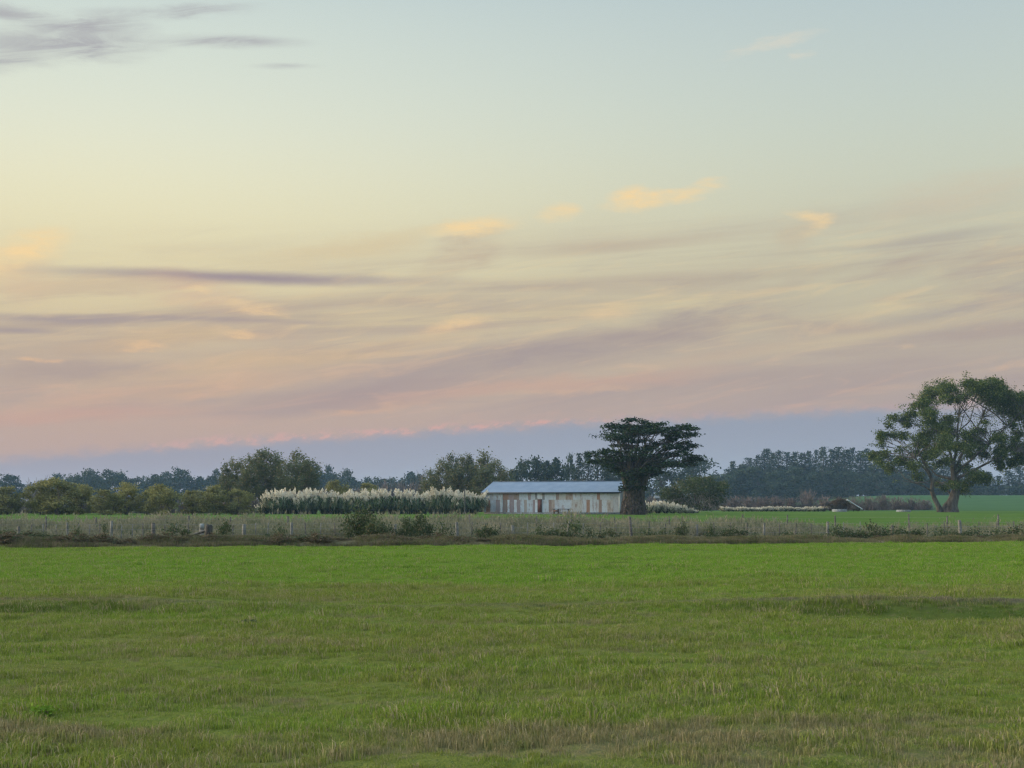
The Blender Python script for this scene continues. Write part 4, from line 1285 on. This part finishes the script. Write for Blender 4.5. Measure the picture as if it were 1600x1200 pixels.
def trough(px, Y, r, h, label):
    p = at(px, Y)
    root = empty('water_trough', p, 0, label, 'water trough', 'round concrete water troughs')
    n = 28
    ph = np.linspace(0, 2 * np.pi, n, endpoint=False)
    ring = lambda rr, z: np.stack([np.cos(ph) * rr, np.sin(ph) * rr, np.full(n, z)], 1)
    V = np.concatenate([ring(r, -0.1), ring(r * 0.99, h), ring(r * 0.9, h), ring(r * 0.88, 0.12)])
    fs = []
    for k in range(3):
        for i in range(n):
            j = (i + 1) % n
            fs.append((k * n + i, k * n + j, (k + 1) * n + j, (k + 1) * n + i))
    MB().add(V, fs).build('basin', M['concrete'], root)
    wm = MB().add(np.concatenate([ring(r * 0.885, h - 0.12), [[0, 0, h - 0.12]]]), [(i, (i + 1) % n, n) for i in range(n)])
    wm.build('water', M['water'], root)


m_, nt_ = new_mat('trough water')
finish(nt_, nt_.mix(nt_.noise(nt_.n('ShaderNodeTexCoord').outputs['Object'], 3), (0.02, 0.03, 0.03, 1), (0.03, 0.045, 0.04, 1)), 0.08, spec=0.5)
M['water'] = m_
trough(1311.5, 283, 1.45, 0.52, 'pale round concrete water trough before the ruined hut')
trough(1412, 283, 1.45, 0.38, 'pale round concrete water trough left of the gum tree')


# ------------------------------------------------------------------ far farm buildings glimpsed through trees
def farm_building(px, py_top, Y, w, h, label, wm='white', rm='tin'):
    p = at(px, Y)
    h = zat(py_top, Y) - p[2] - 0.55
    root = empty('farm_building', p, 0.2, label, 'building')
    b = MB(); b.box((0, 0, h / 2 - 0.1), (w, w * 0.7, h + 0.2)); wl = b.build('wall', M[wm], root)
    hw = w / 2 + 0.2; hd = w * 0.35 + 0.2
    V = [(-hw, -hd, h), (hw, -hd, h), (hw, hd, h), (-hw, hd, h), (-hw, 0, h + 0.55), (hw, 0, h + 0.55)]
    r = MB().add(V, [(0, 1, 5, 4), (3, 4, 5, 2)]).add(V, [(0, 4, 3), (1, 2, 5)]); r.build('roof', M[rm], root)
    d = MB(); d.box((w * 0.2, -w * 0.35 - 0.03, h * 0.4), (w * 0.25, 0.06, h * 0.8)); d.build('door', M['gutter'], root)


farm_building(395, 783.5, 264, 1.1, 1.4, 'small pale blue shed glimpsed under the left grove', 'roof')
farm_building(1026, 774.5, 300, 0.75, 1.2, 'tiny pale roofed pump shed behind the pampas by the cypress', 'timber', 'concrete')


# ------------------------------------------------------------------ fence
def fence():
    rng = np.random.default_rng(540)
    off = 6.0

    def spot(px, o=off):
        k = (px - 800) / F
        y = (54.3 + o) / (1 - 0.212 * k)
        return np.array([k * y, y])
    posts = [30, 106, 173, 240, 312, 381, 455, 546, 617, 715, 804, 886, 988, 1090, 1193, 1293, 1395, 1502, 1612]
    m = spot(800)
    root = empty('wire_fence', (m[0], m[1], float(gh(*m))), 0, 'post and wire fence along the weedy bank', 'fence')
    o = np.array([m[0], m[1], float(gh(*m))])
    for px in posts:
        x, y = spot(px)
        z = float(gh(x, y))
        h = 1.12 + rng.uniform(-0.18, 0.08) + (0.25 if px == 988 else 0)
        r = 0.065 + rng.uniform(-0.015, 0.02)
        b = MB()
        n = 9
        ph = np.linspace(0, 6.283, n, endpoint=False)
        lean = rng.normal(size=2) * 0.05
        V = np.concatenate([np.stack([np.cos(ph) * rr + lean[0] * zz, np.sin(ph) * rr + lean[1] * zz, np.full(n, zz)], 1) for rr, zz in ((r * 1.05, -0.3), (r, h * 0.5), (r * 0.95, h - 0.03), (r * 0.75, h))])
        V += np.array([x, y, z]) - o
        fs = [(k * n + i, k * n + (i + 1) % n, (k + 1) * n + (i + 1) % n, (k + 1) * n + i) for k in range(3) for i in range(n)]
        b.add(V, fs); b.add(V[3 * n:], [tuple(range(n))])
        dark = px in (30, 240, 988, 1395)
        ob = b.build('post', M['dark_post2'] if dark else M['post'], root)
        if px == 988: tag(ob, 'tall dark brown post')
    # battens between the posts
    bat = MB()
    for a, b_ in zip(posts[:-1], posts[1:]):
        for t in (0.25, 0.5, 0.75):
            x, y = spot(a + (b_ - a) * t); z = float(gh(x, y))
            q = MB(); q.box(np.array([x, y, z + 0.62]) - o, (0.04, 0.03, 1.0 + rng.uniform(-.2, .05)), tilt=(rng.normal() * 0.04, 'Y'))
            q.build('batten', M['dark_post2'] if rng.random() < .65 else M['post'], root)
    for k, hz in enumerate((0.25, 0.45, 0.65, 0.86, 1.06)):
        pts = []
        for px in np.linspace(-40, 1640, 60):
            x, y = spot(px, off - 0.09); pts.append(np.array([x, y, float(gh(*spot(px))) + hz]) - o)
        MB().tube(np.array(pts), 0.004, 4).build('wire', M['wire'], root)
    # heavy dark strainer post and a white-capped marker beside it
    x, y = spot(326, 1.6); z = float(gh(x, y))
    root2 = empty('strainer_post', (x, y, z), 0, 'thick black strainer post standing in the weeds, left', 'post')
    h = zat(820, y) - z
    MB().tube(np.array([(0, 0, -0.3), (0.0, 0, h * 0.5), (0.01, 0, h - 0.04), (0.01, 0, h)]), np.array([0.155, 0.145, 0.14, 0.11]), 12).build('post_shaft', M['dark_post'], root2)
    MB().tube(np.array([(0, 0, h - .005), (0.01, 0, h + 0.01)]), np.array([0.11, 0.004]), 12).build('post_top', M['dark_post'], root2)
    br = MB(); br.tube(np.array([(-1.0, 0.1, 0.05), (-0.08, 0.02, h * 0.62)]), 0.05, 8); br.build('brace', M['dark_post2'], root2)
    x, y = spot(315.5, 3.6); z = float(gh(x, y))
    root3 = empty('marker_post', (x, y, z), 0.1, 'short grey post with a white painted cap by the black strainer', 'post')
    h = zat(817, y) - z
    MB().box((0, 0, h * 0.5 - 0.28), (0.13, 0.12, h + 0.15)).build('post_shaft', M['post'], root3)
    MB().box((0, 0, h - 0.13), (0.16, 0.15, 0.20)).build('cap', M['capgrey'], root3)
    # a second run of thin dark posts at the back of the rank grass
    back = [72, 150, 295, 360, 450, 560, 640, 734, 838, 893, 960, 1046, 1160, 1230, 1305, 1420, 1480, 1560]
    m = spot(800, 17)
    o = np.array([m[0], m[1], float(gh(*m))])
    root4 = empty('back_fence', o, 0, 'thin dark stake fence half hidden behind the tall grass', 'fence')
    for px in back:
        x, y = spot(px, 17); z = float(gh(x, y))
        q = MB(); q.box(np.array([x, y, z + 0.5]) - o, (0.07, 0.06, 1.25 + rng.uniform(-.2, .1)), tilt=(rng.normal() * 0.03, 'Y'))
        q.build('stake', M['dark_post2'], root4)
    for hz in (0.5, 0.95):
        pts = []
        for px in np.linspace(-40, 1640, 50):
            x, y = spot(px, 16.93); pts.append(np.array([x, y, float(gh(*spot(px, 17))) + hz]) - o)
        MB().tube(np.array(pts), 0.004, 4).build('wire', M['wire'], root4)


M['dark_post2'] = plain_noise('grey brown post', (0.055, 0.05, 0.042), (0.12, 0.11, 0.095), 6)
fence()

# power or gate pole in the pampas
x_, y_, z_ = at(726, 216)
pole = empty('timber_pole', (x_, y_, z_), 0, 'dark timber pole standing in front of the pampas hedge', 'pole')
MB().tube(np.array([(0, 0, -0.4), (0, 0, 1.8), (0.01, 0, 3.75)]), np.array([0.12, 0.11, 0.095]), 10).build('shaft', M['dark_post2'], pole)
MB().tube(np.array([(0.01, 0, 3.74), (0.01, 0, 3.86)]), np.array([0.12, 0.06]), 10).build('cap', M['gutter'], pole)


# ------------------------------------------------------------------ bushes and brambles along the fence
def bush(name, rng, h, w, mat, n=900, leaf=0.10, stems=10):
    root = empty(name, (0, 0, -100))
    tb = MB(); cb = MB()
    k = 16
    d = rng.normal(size=(k, 3)); d[:, 2] = np.abs(d[:, 2]) * 0.9; d /= np.linalg.norm(d, axis=1)[:, None]
    s = d * np.array([w * .42, w * .42, h * .82]) * (rng.random(k) ** 0.5)[:, None]
    P = s[rng.integers(0, k, n)] + rng.normal(size=(n, 3)) * np.array([w * .11, w * .11, h * .10])
    P[:, 2] *= h / np.percentile(P[:, 2], 98.5)
    P[:, :2] *= 0.5 * w / np.percentile(np.abs(P[:, :2]), 97)
    P = P[P[:, 2] > -0.05]
    cb.cards(P, leaf, rng, 0.6)
    for i in range(stems):
        e = s[int(rng.integers(0, k))] * 1.15
        tb.tube(limb_path(rng, (e[0] * .2, e[1] * .2, -0.1), e, 4, 0.05), np.array([.016, .013, .01, .005]), 4)
    tb.build('stems', M['weed'], root); cb.build('leaves', mat, root)
    root['_h'] = h; root['_w'] = w
    return root


M['rosette'] = foliage('weed leaves', (0.09, 0.17, 0.02), (0.15, 0.25, 0.03), None, 0.3, 1.0)
GORSE = Stock([bush('gorse_bush', np.random.default_rng(600 + i), 1.5, 1.7, M['bramble'], 4200, 0.10, 26) for i in range(2)])
BRAM = Stock([bush('bramble_bush', np.random.default_rng(610 + i), 0.8, 1.2, M['bramble'], 1700, 0.09) for i in range(3)])
DOCK = Stock([bush('dead_weed', np.random.default_rng(620 + i), 0.6, 1.1, M['weed'], 1300, 0.09, 16) for i in range(3)])
rb_ = np.random.default_rng(630)


def spot(px, o):
    k = (px - 800) / F
    return (54.3 + o) / (1 - 0.212 * k)


def belt_put(stock, px, top, w, o, label, cat, group):
    Y = spot(px, o)
    stock.put(px, top, w, Y, label, cat, group, rb_)


belt_put(GORSE, 566, 796, 54, 4.6, 'largest dark green bush in the fence line, left of the shed', 'bush', 'tall bushes on the fence line')
belt_put(GORSE, 655, 806, 38, 5.5, 'second largest olive bush in the fence line, left of the shed', 'bush', 'tall bushes on the fence line')
belt_put(GORSE, 585, 812, 38, 3.7, 'low right shoulder bush beside the largest fence line bush', 'bush', 'tall bushes on the fence line')
belt_put(GORSE, 636, 812, 32, 3.8, 'low left shoulder bush beside the second largest bush', 'bush', 'tall bushes on the fence line')
brs = [(12, 830, 60, 2), (45, 832, 52, 1.6), (70, 836, 40, 1.6), (122, 827, 20, 4), (162, 822, 16, 5), (276, 823, 34, 6.5), (305, 836, 34, 2.0), (340, 836, 44, 1.8), (352, 818, 26, 6.5), (420, 836, 34, 3), (436, 826, 34, 6), (480, 838, 40, 1.6), (612, 826, 30, 6.5),
       (690, 822, 34, 7.0), (757, 824, 30, 6.5), (775, 829, 34, 6), (842, 826, 30, 6.5), (868, 829, 34, 5.8), (893, 820, 44, 6.5), (918, 828, 26, 5.8), (948, 830, 34, 5.8), (1012, 830, 40, 5.8), (1036, 827, 36, 5.8), (1066, 816, 16, 6.5), (1058, 828, 30, 5.8), (1112, 822, 26, 6.2),
       (1148, 823, 32, 6.2), (1132, 830, 30, 5.8), (1178, 831, 34, 5.8), (1232, 830, 34, 5.8), (1262, 831, 30, 5.8), (1308, 822, 44, 6.2), (1330, 827, 30, 5.8), (1358, 818, 36, 6.5), (1384, 824, 34, 6.0), (1410, 824, 44, 6.0), (1438, 827, 36, 6), (1470, 826, 40, 6), (1494, 828, 30, 6), (1526, 827, 40, 6), (1560, 826, 44, 6), (1594, 822, 44, 6), (1630, 826, 44, 6)]
for i, (px, top, w, o) in enumerate(brs):
    belt_put(BRAM, px, top - 1.0 + (3.0 if px > 1000 else 0), w * 1.15, min(o, 4.3) + (0.8 if px > 1000 else 0), f'low dark bramble clump by the wire fence, {ordinal(i)} from the left', 'bush', 'brambles by the wire fence')
k = 0
for px in np.arange(-10, 760, 24):
    belt_put(DOCK, px + rb_.uniform(-8, 8), 837 + rb_.uniform(-5, 5), 34 + rb_.uniform(-6, 12), 1.2 + rb_.uniform(-.4, .6), f'dead brown weed clump along the left bank foot, {ordinal(k)} from the left', 'weed', 'dead weeds on the left bank')
    k += 1
k = 0
for px in np.arange(775, 1640, 40):
    belt_put(DOCK, px + rb_.uniform(-10, 10), 840 + rb_.uniform(-3, 3) - 0.003 * (px - 775), 32 + rb_.uniform(-8, 8), 2.2 + rb_.uniform(-.6, .6), f'dead brown weed clump along the right bank, {ordinal(k)} from the left', 'weed', 'dead weeds on the right bank')
    k += 1
PW = Stock([bush('pasture_weed', np.random.default_rng(640 + i), 0.16, 0.34, M[('rosette', 'bramble')[i]], 260, 0.055, 6) for i in range(2)])
for i, (px, py, w, h, k_, lab) in enumerate([(62, 1112, 46, 9, 0, 'bright green broad-leaved weed in the left foreground grass'), 
        (388, 973, 44, 4.5, 1, 'low dark weed patch in the middle of the near pasture'), 
        (692, 1104, 24, 6, 0, 'small bright green weed in the central foreground')]):
    Y = CZ * F / (py - HY)
    PW.put(px, py - h, w, Y, lab, 'weed', 'weeds in the pasture', rb_, pick=k_)
for s in (GORSE, BRAM, DOCK, PW):
    s.tidy()


# ------------------------------------------------------------------ air
def haze():
    b = MB(); b.box((0, 1000, 16.5), (3800, 3000, 39))
    m = bpy.data.materials.new('thin evening haze'); m.use_nodes = True
    nt = NT(m.node_tree)
    out = nt.n('ShaderNodeOutputMaterial'); v = nt.n('ShaderNodeVolumePrincipled')
    v.inputs['Color'].default_value = (0.45, 0.70, 1.0, 1)
    v.inputs['Density'].default_value = HAZE
    v.inputs['Anisotropy'].default_value = 0.0
    nt.t.links.new(v.outputs[0], out.inputs['Volume'])
    o = b.build('haze', m)
    tag(o, 'thin blue evening haze over the whole farm', 'haze', kind='stuff')


HAZE = 0.00013
haze()

# ------------------------------------------------------------------ sky
EXPOSURE = 1.2
SUN_AZ = -78.0      # degrees from the view direction, to the left
SUN_EL = 10.0


def make_world():
    w = bpy.data.worlds.new('World'); SC.world = w; w.use_nodes = True
    nt = NT(w.node_tree)
    dirv = nt.n('ShaderNodeTexCoord').outputs['Generated']
    nrm = nt.n('ShaderNodeVectorMath', operation='NORMALIZE'); nt.put(nrm.inputs[0], dirv)
    x, y, z = nt.sep(nrm.outputs[0])
    az = nt.m('MULTIPLY', nt.m('ARCTAN2', x, y), 57.29578)
    el = nt.m('MULTIPLY', nt.m('ARCSINE', z), 57.29578)
    ela = nt.m('MAXIMUM', el, 0.0)

    def stops(lst):
        return [(e / 60.0, lin(*c)) for e, c in lst]
    f = nt.m('DIVIDE', ela, 60.0, clamp=True)
    left = nt.ramp(f, stops([(0, (184, 156, 150)), (3.5, (190, 164, 150)), (6, (204, 184, 155)), (8.5, (220, 206, 166)), (11.5, (234, 227, 190)), (14.5, (226, 229, 209)), (17.5, (212, 222, 212)), (20, (201, 214, 211)), (32, (168, 192, 206)), (60, (132, 164, 192))]), 'B_SPLINE')
    right = nt.ramp(f, stops([(0, (170, 156, 156)), (3.5, (178, 160, 155)), (6, (185, 173, 156)), (8.5, (193, 186, 160)), (11.5, (203, 203, 180)), (14.5, (198, 208, 196)), (17.5, (190, 203, 201)), (20, (182, 199, 202)), (32, (158, 184, 200)), (60, (128, 160, 188))]), 'B_SPLINE')
    col = nt.mix(nt.ss(az, -18, 19), left, right)
    sky = nt.n('ShaderNodeTexSky'); sky.sky_type = 'NISHITA'; sky.sun_disc = False
    sky.sun_elevation = math.radians(SUN_EL); sky.sun_rotation = math.radians(SUN_AZ)
    sky.altitude = 20; sky.dust_density = 1.5
    nish = nt.mix(1.0, sky.outputs[0], (0.12, 0.12, 0.12, 1), 'MULTIPLY')
    # ahead of the camera the twilight colours; to the sides and overhead the physical sky is added on top
    side = nt.ss(nt.m('ABSOLUTE', az), 24, 75)
    high = nt.ss(el, 21, 45)
    fac = nt.m('MAXIMUM', side, high)
    anti = nt.ramp(f, stops([(0, (150, 160, 182)), (6, (176, 174, 188)), (14, (184, 192, 204)), (30, (166, 190, 208)), (60, (130, 162, 192))]), 'B_SPLINE')
    col = nt.mix(nt.ss(nt.m('ABSOLUTE', az), 70, 130), col, anti)
    lift = nt.mix(nt.ss(el, 20, 40), (0, 0, 0, 1), (0.16, 0.17, 0.18, 1))  # overhead sky, out of view, brightened beyond real dusk to light the ground
    base = nt.mix(1.0, col, lift, 'ADD')
    nfac = nt.n('ShaderNodeMix', data_type='RGBA', blend_type='ADD', clamp_factor=True, clamp_result=False)
    nt.put(nfac.inputs[0], fac); nt.put(nfac.inputs[6], base); nt.put(nfac.inputs[7], nt.mix(1.0, nish, SKYGAIN, 'MULTIPLY'))
    base = nfac.outputs[2]

    # drifting wobble for all cloud edges
    cv = nt.xyz(nt.m('MULTIPLY', az, 0.10), nt.m('MULTIPLY', el, 0.34), 0.0)
    w1 = nt.noise(cv, 1.3, 5, 0.6); w2 = nt.noise(nt.xyz(nt.m('ADD', nt.m('MULTIPLY', az, 0.10), 31.0), nt.m('MULTIPLY', el, 0.34), 5.0), 1.6, 5, 0.62)
    azw = nt.m('ADD', az, nt.m('MULTIPLY_ADD', w1, 5.0, -2.5))
    elw = nt.m('ADD', el, nt.m('MULTIPLY_ADD', w2, 1.7, -0.85))

    azs = nt.m('ADD', az, nt.m('MULTIPLY_ADD', w1, 2.0, -1.0))
    els = nt.m('ADD', el, nt.m('MULTIPLY_ADD', w2, 0.36, -0.18))

    def A(px): return math.degrees(math.atan((px - 800) / F))

    def E(px, py): return math.degrees(math.atan((HY - py) / math.hypot(F, px - 800)))

    def streaks(tilt, su, sv, scale, seed, lo, hi, dist=0.6):
        v = nt.m('SUBTRACT', el, nt.m('MULTIPLY', az, tilt))
        vec = nt.xyz(nt.m('MULTIPLY', az, su), nt.m('MULTIPLY', v, sv), seed)
        return nt.ss(nt.noise(vec, scale, 6, 0.58, dist), lo, hi)

    def blob(px, py, wx, wy, tilt=0.0, soft=0.25, a=azw, e=elw):
        c, s = math.cos(math.radians(tilt)), math.sin(math.radians(tilt))
        u = nt.m('SUBTRACT', a, A(px)); v = nt.m('SUBTRACT', e, E(px, py))
        ka, ke = F * math.pi / 180 / wx, F * math.pi / 180 / wy
        p = nt.m('ADD', nt.m('MULTIPLY', u, c * ka), nt.m('MULTIPLY', v, s * ka))
        q = nt.m('ADD', nt.m('MULTIPLY', u, -s * ke), nt.m('MULTIPLY', v, c * ke))
        r = nt.m('SQRT', nt.m('ADD', nt.m('MULTIPLY', p, p), nt.m('MULTIPLY', q, q)))
        return nt.ss(r, soft, 1.0, 1.0, 0.0)
    MAUVE = lin(163, 148, 150); MAUVE2 = lin(176, 158, 146); PEACH = lin(214, 178, 146); PINK = lin(206, 168, 150); GOLD = lin(246, 214, 160); CREAM = lin(222, 206, 160)
    veil = nt.m('MULTIPLY', nt.ss(el, 2.4, 4.5), nt.ss(nt.m('SUBTRACT', elw, nt.m('MULTIPLY', az, 0.05)), 7.5, 12.0, 1.0, 0.0))
    # broad soft mauve sheets
    s1 = streaks(0.10, 0.045, 0.40, 1.0, 2.0, 0.40, 0.66)
    c = nt.mix(nt.m('MULTIPLY', nt.m('MULTIPLY', s1, veil), 0.75), base, nt.mix(nt.ss(el, 4, 9), MAUVE, MAUVE2))
    s2 = streaks(0.07, 0.05, 0.62, 1.4, 9.0, 0.52, 0.74)
    c = nt.mix(nt.m('MULTIPLY', nt.m('MULTIPLY', s2, veil), 0.50), c, nt.mix(nt.ss(el, 3, 8), PINK, CREAM))
    s3 = streaks(0.05, 0.035, 1.3, 1.3, 17.0, 0.55, 0.74, 0.3)
    c = nt.mix(nt.m('MULTIPLY', nt.m('MULTIPLY', s3, nt.m('MULTIPLY', veil, nt.ss(el, 4.5, 6.5))), 0.42), c, lin(168, 155, 148))
    # placed clouds: (column, row, half-width, half-height, tilt, colour, strength)
    grey = lin(172, 172, 176); mv = lin(160, 147, 150); pg = lin(205, 176, 142)
    wis = nt.ss(nt.noise(nt.xyz(nt.m('MULTIPLY', az, 0.22), nt.m('MULTIPLY', nt.m('SUBTRACT', el, nt.m('MULTIPLY', az, 0.14)), 1.5), 23.0), 1.2, 7, 0.66, 0.8), 0.36, 0.62)
    wmod = nt.m('MULTIPLY_ADD', wis, 0.55, 0.45)
    for px, py, wx, wy, tl, cc, st in (
            (100, 72, 200, 30, 4, grey, .95), (130, 42, 130, 22, 0, grey, .9), (10, 22, 120, 24, 0, grey, .85), (325, 24, 125, 19, 7, grey, .8), (350, 65, 160, 14, 3, grey, 1.0), (-10, 96, 110, 24, 6, grey, .9), (440, 103, 70, 7, 3, grey, .5), (200, 20, 120, 12, 3, grey, .5),
            (380, 434, 470, 15, 0, mv, 1.0), (150, 446, 260, 18, 1, lin(198, 176, 152), .6), (30, 425, 80, 50, 0, lin(212, 188, 158), .7), (330, 500, 320, 7, 0, mv, .5), (840, 452, 180, 8, 0, lin(182, 168, 152), .4), (430, 520, 110, 30, 0, lin(188, 166, 150), .45), (100, 498, 240, 12, 1, mv, .75), (20, 516, 90, 8, 1, mv, .7), (330, 460, 150, 40, -8, PINK, .35), (250, 535, 240, 20, 4, pg, .5), (450, 560, 420, 22, 8, pg, .5),
            (720, 400, 120, 36, 28, lin(190, 172, 152), .5), (950, 385, 230, 16, 4, lin(186, 170, 152), .6), (560, 385, 230, 26, 10, lin(214, 194, 156), .5), (1250, 360, 60, 40, 38, lin(196, 180, 156), .4),
            (1480, 370, 170, 12, 6, lin(170, 163, 155), .55), (1200, 430, 240, 12, 4, lin(180, 170, 152), .45), (1120, 500, 210, 44, 10, lin(165, 152, 148), .7), (850, 555, 340, 40, 8, lin(160, 147, 148), .55), (1530, 480, 220, 30, 12, lin(165, 157, 153), .65),
            (560, 620, 330, 34, 7, lin(170, 150, 146), .6), (120, 580, 170, 26, 2, lin(168, 150, 146), .6), (1280, 590, 300, 30, 4, lin(172, 156, 150), .6), (1500, 300, 170, 40, 12, lin(206, 192, 168), .45),
            (1380, 520, 330, 16, 8, lin(206, 190, 158), .6), (300, 605, 360, 24, 8, lin(206, 172, 144), .55), (850, 605, 420, 20, 5, lin(200, 164, 146), .6), (1100, 560, 260, 16, 8, lin(196, 174, 152), .45), (120, 650, 260, 24, 3, lin(200, 160, 144), .6)):
        thin = wy < 18
        c = nt.mix(nt.m('MULTIPLY', blob(px, py, wx, wy, tl, 0.0 if thin else 0.1, azs if thin else azw, els if thin else elw), nt.m('MULTIPLY', wmod, st * 1.15) if wy > 26 and py > 110 else (nt.m('MULTIPLY', nt.m('MULTIPLY_ADD', wis, 0.6, 0.4), st) if py <= 110 else st)), c, cc)
    # fine wisps, peach on top, mauve below
    s4 = streaks(0.16, 0.16, 1.1, 1.5, 41.0, 0.50, 0.72, 0.9)
    c = nt.mix(nt.m('MULTIPLY', nt.m('MULTIPLY', s4, veil), 0.27), c, nt.mix(nt.ss(el, 3.5, 8), lin(222, 176, 152), lin(236, 208, 158)))
    s5 = streaks(0.13, 0.12, 1.3, 1.5, 57.0, 0.54, 0.74, 0.9)
    c = nt.mix(nt.m('MULTIPLY', nt.m('MULTIPLY', s5, veil), 0.28), c, lin(164, 150, 150))
    # lit puffs
    fine = nt.noise(nt.xyz(nt.m('MULTIPLY', az, 0.8), nt.m('MULTIPLY', el, 2.0), 3.0), 1.2, 5, 0.65)
    fm = nt.ss(fine, 0.30, 0.62)
    gold = None
    for px, py, wx, wy, tl, st in ((745, 358, 95, 24, 6, .95), (872, 334, 44, 16, 4, .7), (1000, 314, 78, 22, 4, .95), (1075, 303, 80, 16, 6, .75), (1136, 287, 40, 14, 2, .6), (1256, 343, 44, 18, -22, .75), (40, 380, 90, 34, 16, .9), (-10, 400, 60, 40, 0, .5),
                                   (705, 510, 90, 18, 10, .6), (405, 480, 66, 16, -4, .7), (385, 527, 60, 11, 0, .55), (215, 545, 50, 8, 0, .55), (65, 560, 44, 8, 0, .55), (335, 457, 40, 9, 0, .5), (945, 487, 60, 22, 0, .35), (560, 640, 120, 10, 6, .3), (900, 615, 150, 9, 5, .3), (1190, 70, 90, 11, 8, .55), (1220, 88, 24, 9, 0, .45), (1150, 77, 40, 8, 0, .4)):
        b = nt.m('MULTIPLY', blob(px, py, wx, wy, tl, 0.1), st)
        gold = b if gold is None else nt.m('MAXIMUM', gold, b)
    gold = nt.m('MULTIPLY', gold, nt.m('MULTIPLY_ADD', nt.m('MULTIPLY', fm, wmod), 0.75, 0.42))
    c = nt.mix(gold, c, nt.mix(nt.ss(el, 4, 9), lin(232, 184, 142), nt.mix(nt.ss(el, 12, 17), GOLD, lin(222, 214, 196))))
    # the slate-mauve bank low on the horizon, ragged pink top
    edge = nt.m('MULTIPLY_ADD', az, 0.052, 3.18)
    edge = nt.m('SUBTRACT', edge, nt.m('MULTIPLY', nt.m('MULTIPLY', az, az), 0.0009))
    rag = nt.noise(nt.xyz(nt.m('MULTIPLY', az, 1.1), nt.m('MULTIPLY', el, 2.4), 7.0), 1.0, 5, 0.6)
    e2 = nt.m('ADD', el, nt.m('MULTIPLY_ADD', rag, 0.7, -0.35))
    dd = nt.m('SUBTRACT', e2, edge)
    band = nt.ss(dd, -0.45, 0.26, 1.0, 0.0)
    lowcol = nt.mix(nt.ss(az, -19, 8), nt.mix(nt.ss(el, 0.3, 2.2), lin(160, 157, 170), lin(155, 153, 166)), nt.mix(nt.ss(el, 0.5, 3.5), lin(154, 165, 181), lin(146, 155, 172)))
    front = nt.ss(nt.m('ABSOLUTE', az), 40, 80, 1.0, 0.0)
    c = nt.mix(nt.m('MULTIPLY', nt.m('MULTIPLY', band, 0.92), front), c, lowcol)
    rim = nt.m('MULTIPLY', nt.ss(nt.m('ABSOLUTE', nt.m('SUBTRACT', dd, 0.0)), 0.0, 0.26, 1.0, 0.0), nt.ss(nt.noise(nt.xyz(nt.m('MULTIPLY', az, 1.25), nt.m('MULTIPLY', nt.m('SUBTRACT', el, nt.m('MULTIPLY', az, 0.25)), 2.4), 1.0), 1.0, 6, 0.68), 0.42, 0.62))
    rim = nt.m('MULTIPLY', rim, nt.m('MULTIPLY', nt.ss(az, -19, -9), nt.ss(az, 1, 7, 1.0, 0.25)))
    c = nt.mix(nt.m('MULTIPLY', rim, 0.8), c, lin(214, 166, 156))
    bg = nt.n('ShaderNodeBackground'); nt.put(bg.inputs[0], c); bg.inputs[1].default_value = 2.0 ** -EXPOSURE
    out = nt.n('ShaderNodeOutputWorld'); nt.t.links.new(bg.outputs[0], out.inputs[0])
    w.cycles.sampling_method = 'MANUAL'; w.cycles.sample_map_resolution = 512


SKYGAIN = (2.0 ** EXPOSURE,) * 3 + (1,)
make_world()

sun = bpy.data.lights.new('sun', 'SUN'); so = bpy.data.objects.new('sun', sun); COL.objects.link(so)
sun.energy = 1.35; sun.angle = math.radians(45); sun.color = (1.0, 0.86, 0.68)
el_, az_ = math.radians(SUN_EL + 18), math.radians(SUN_AZ)
sd = Vector((math.sin(az_) * math.cos(el_), math.cos(az_) * math.cos(el_), math.sin(el_)))
so.rotation_euler = sd.to_track_quat('Z', 'Y').to_euler()
so.location = sd * 50

# ------------------------------------------------------------------ camera and render
cam = bpy.data.cameras.new('camera'); co = bpy.data.objects.new('camera', cam); COL.objects.link(co)
cam.sensor_width = 36.0; cam.lens = 36.0 * F / 1600
cam.shift_y = (HY - 600) / 1600.0
cam.clip_start = 0.1; cam.clip_end = 6000
co.location = (0, 0, CZ); co.rotation_euler = (math.radians(90), 0, 0)
SC.camera = co
SC.view_settings.view_transform = 'Standard'
SC.view_settings.look = 'None'
SC.view_settings.exposure = EXPOSURE
SC.view_settings.gamma = 1.0
SC.render.engine = 'CYCLES'
cy = SC.cycles
cy.max_bounces = 5; cy.diffuse_bounces = 3; cy.glossy_bounces = 2; cy.transmission_bounces = 3; cy.volume_bounces = 1; cy.transparent_max_bounces = 4
cy.use_denoising = True; cy.denoising_prefilter = 'NONE'
cy.filter_width = 1.35
for k_ in ('_h', '_w'):
    for o_ in SC.objects:
        if k_ in o_: del o_[k_]
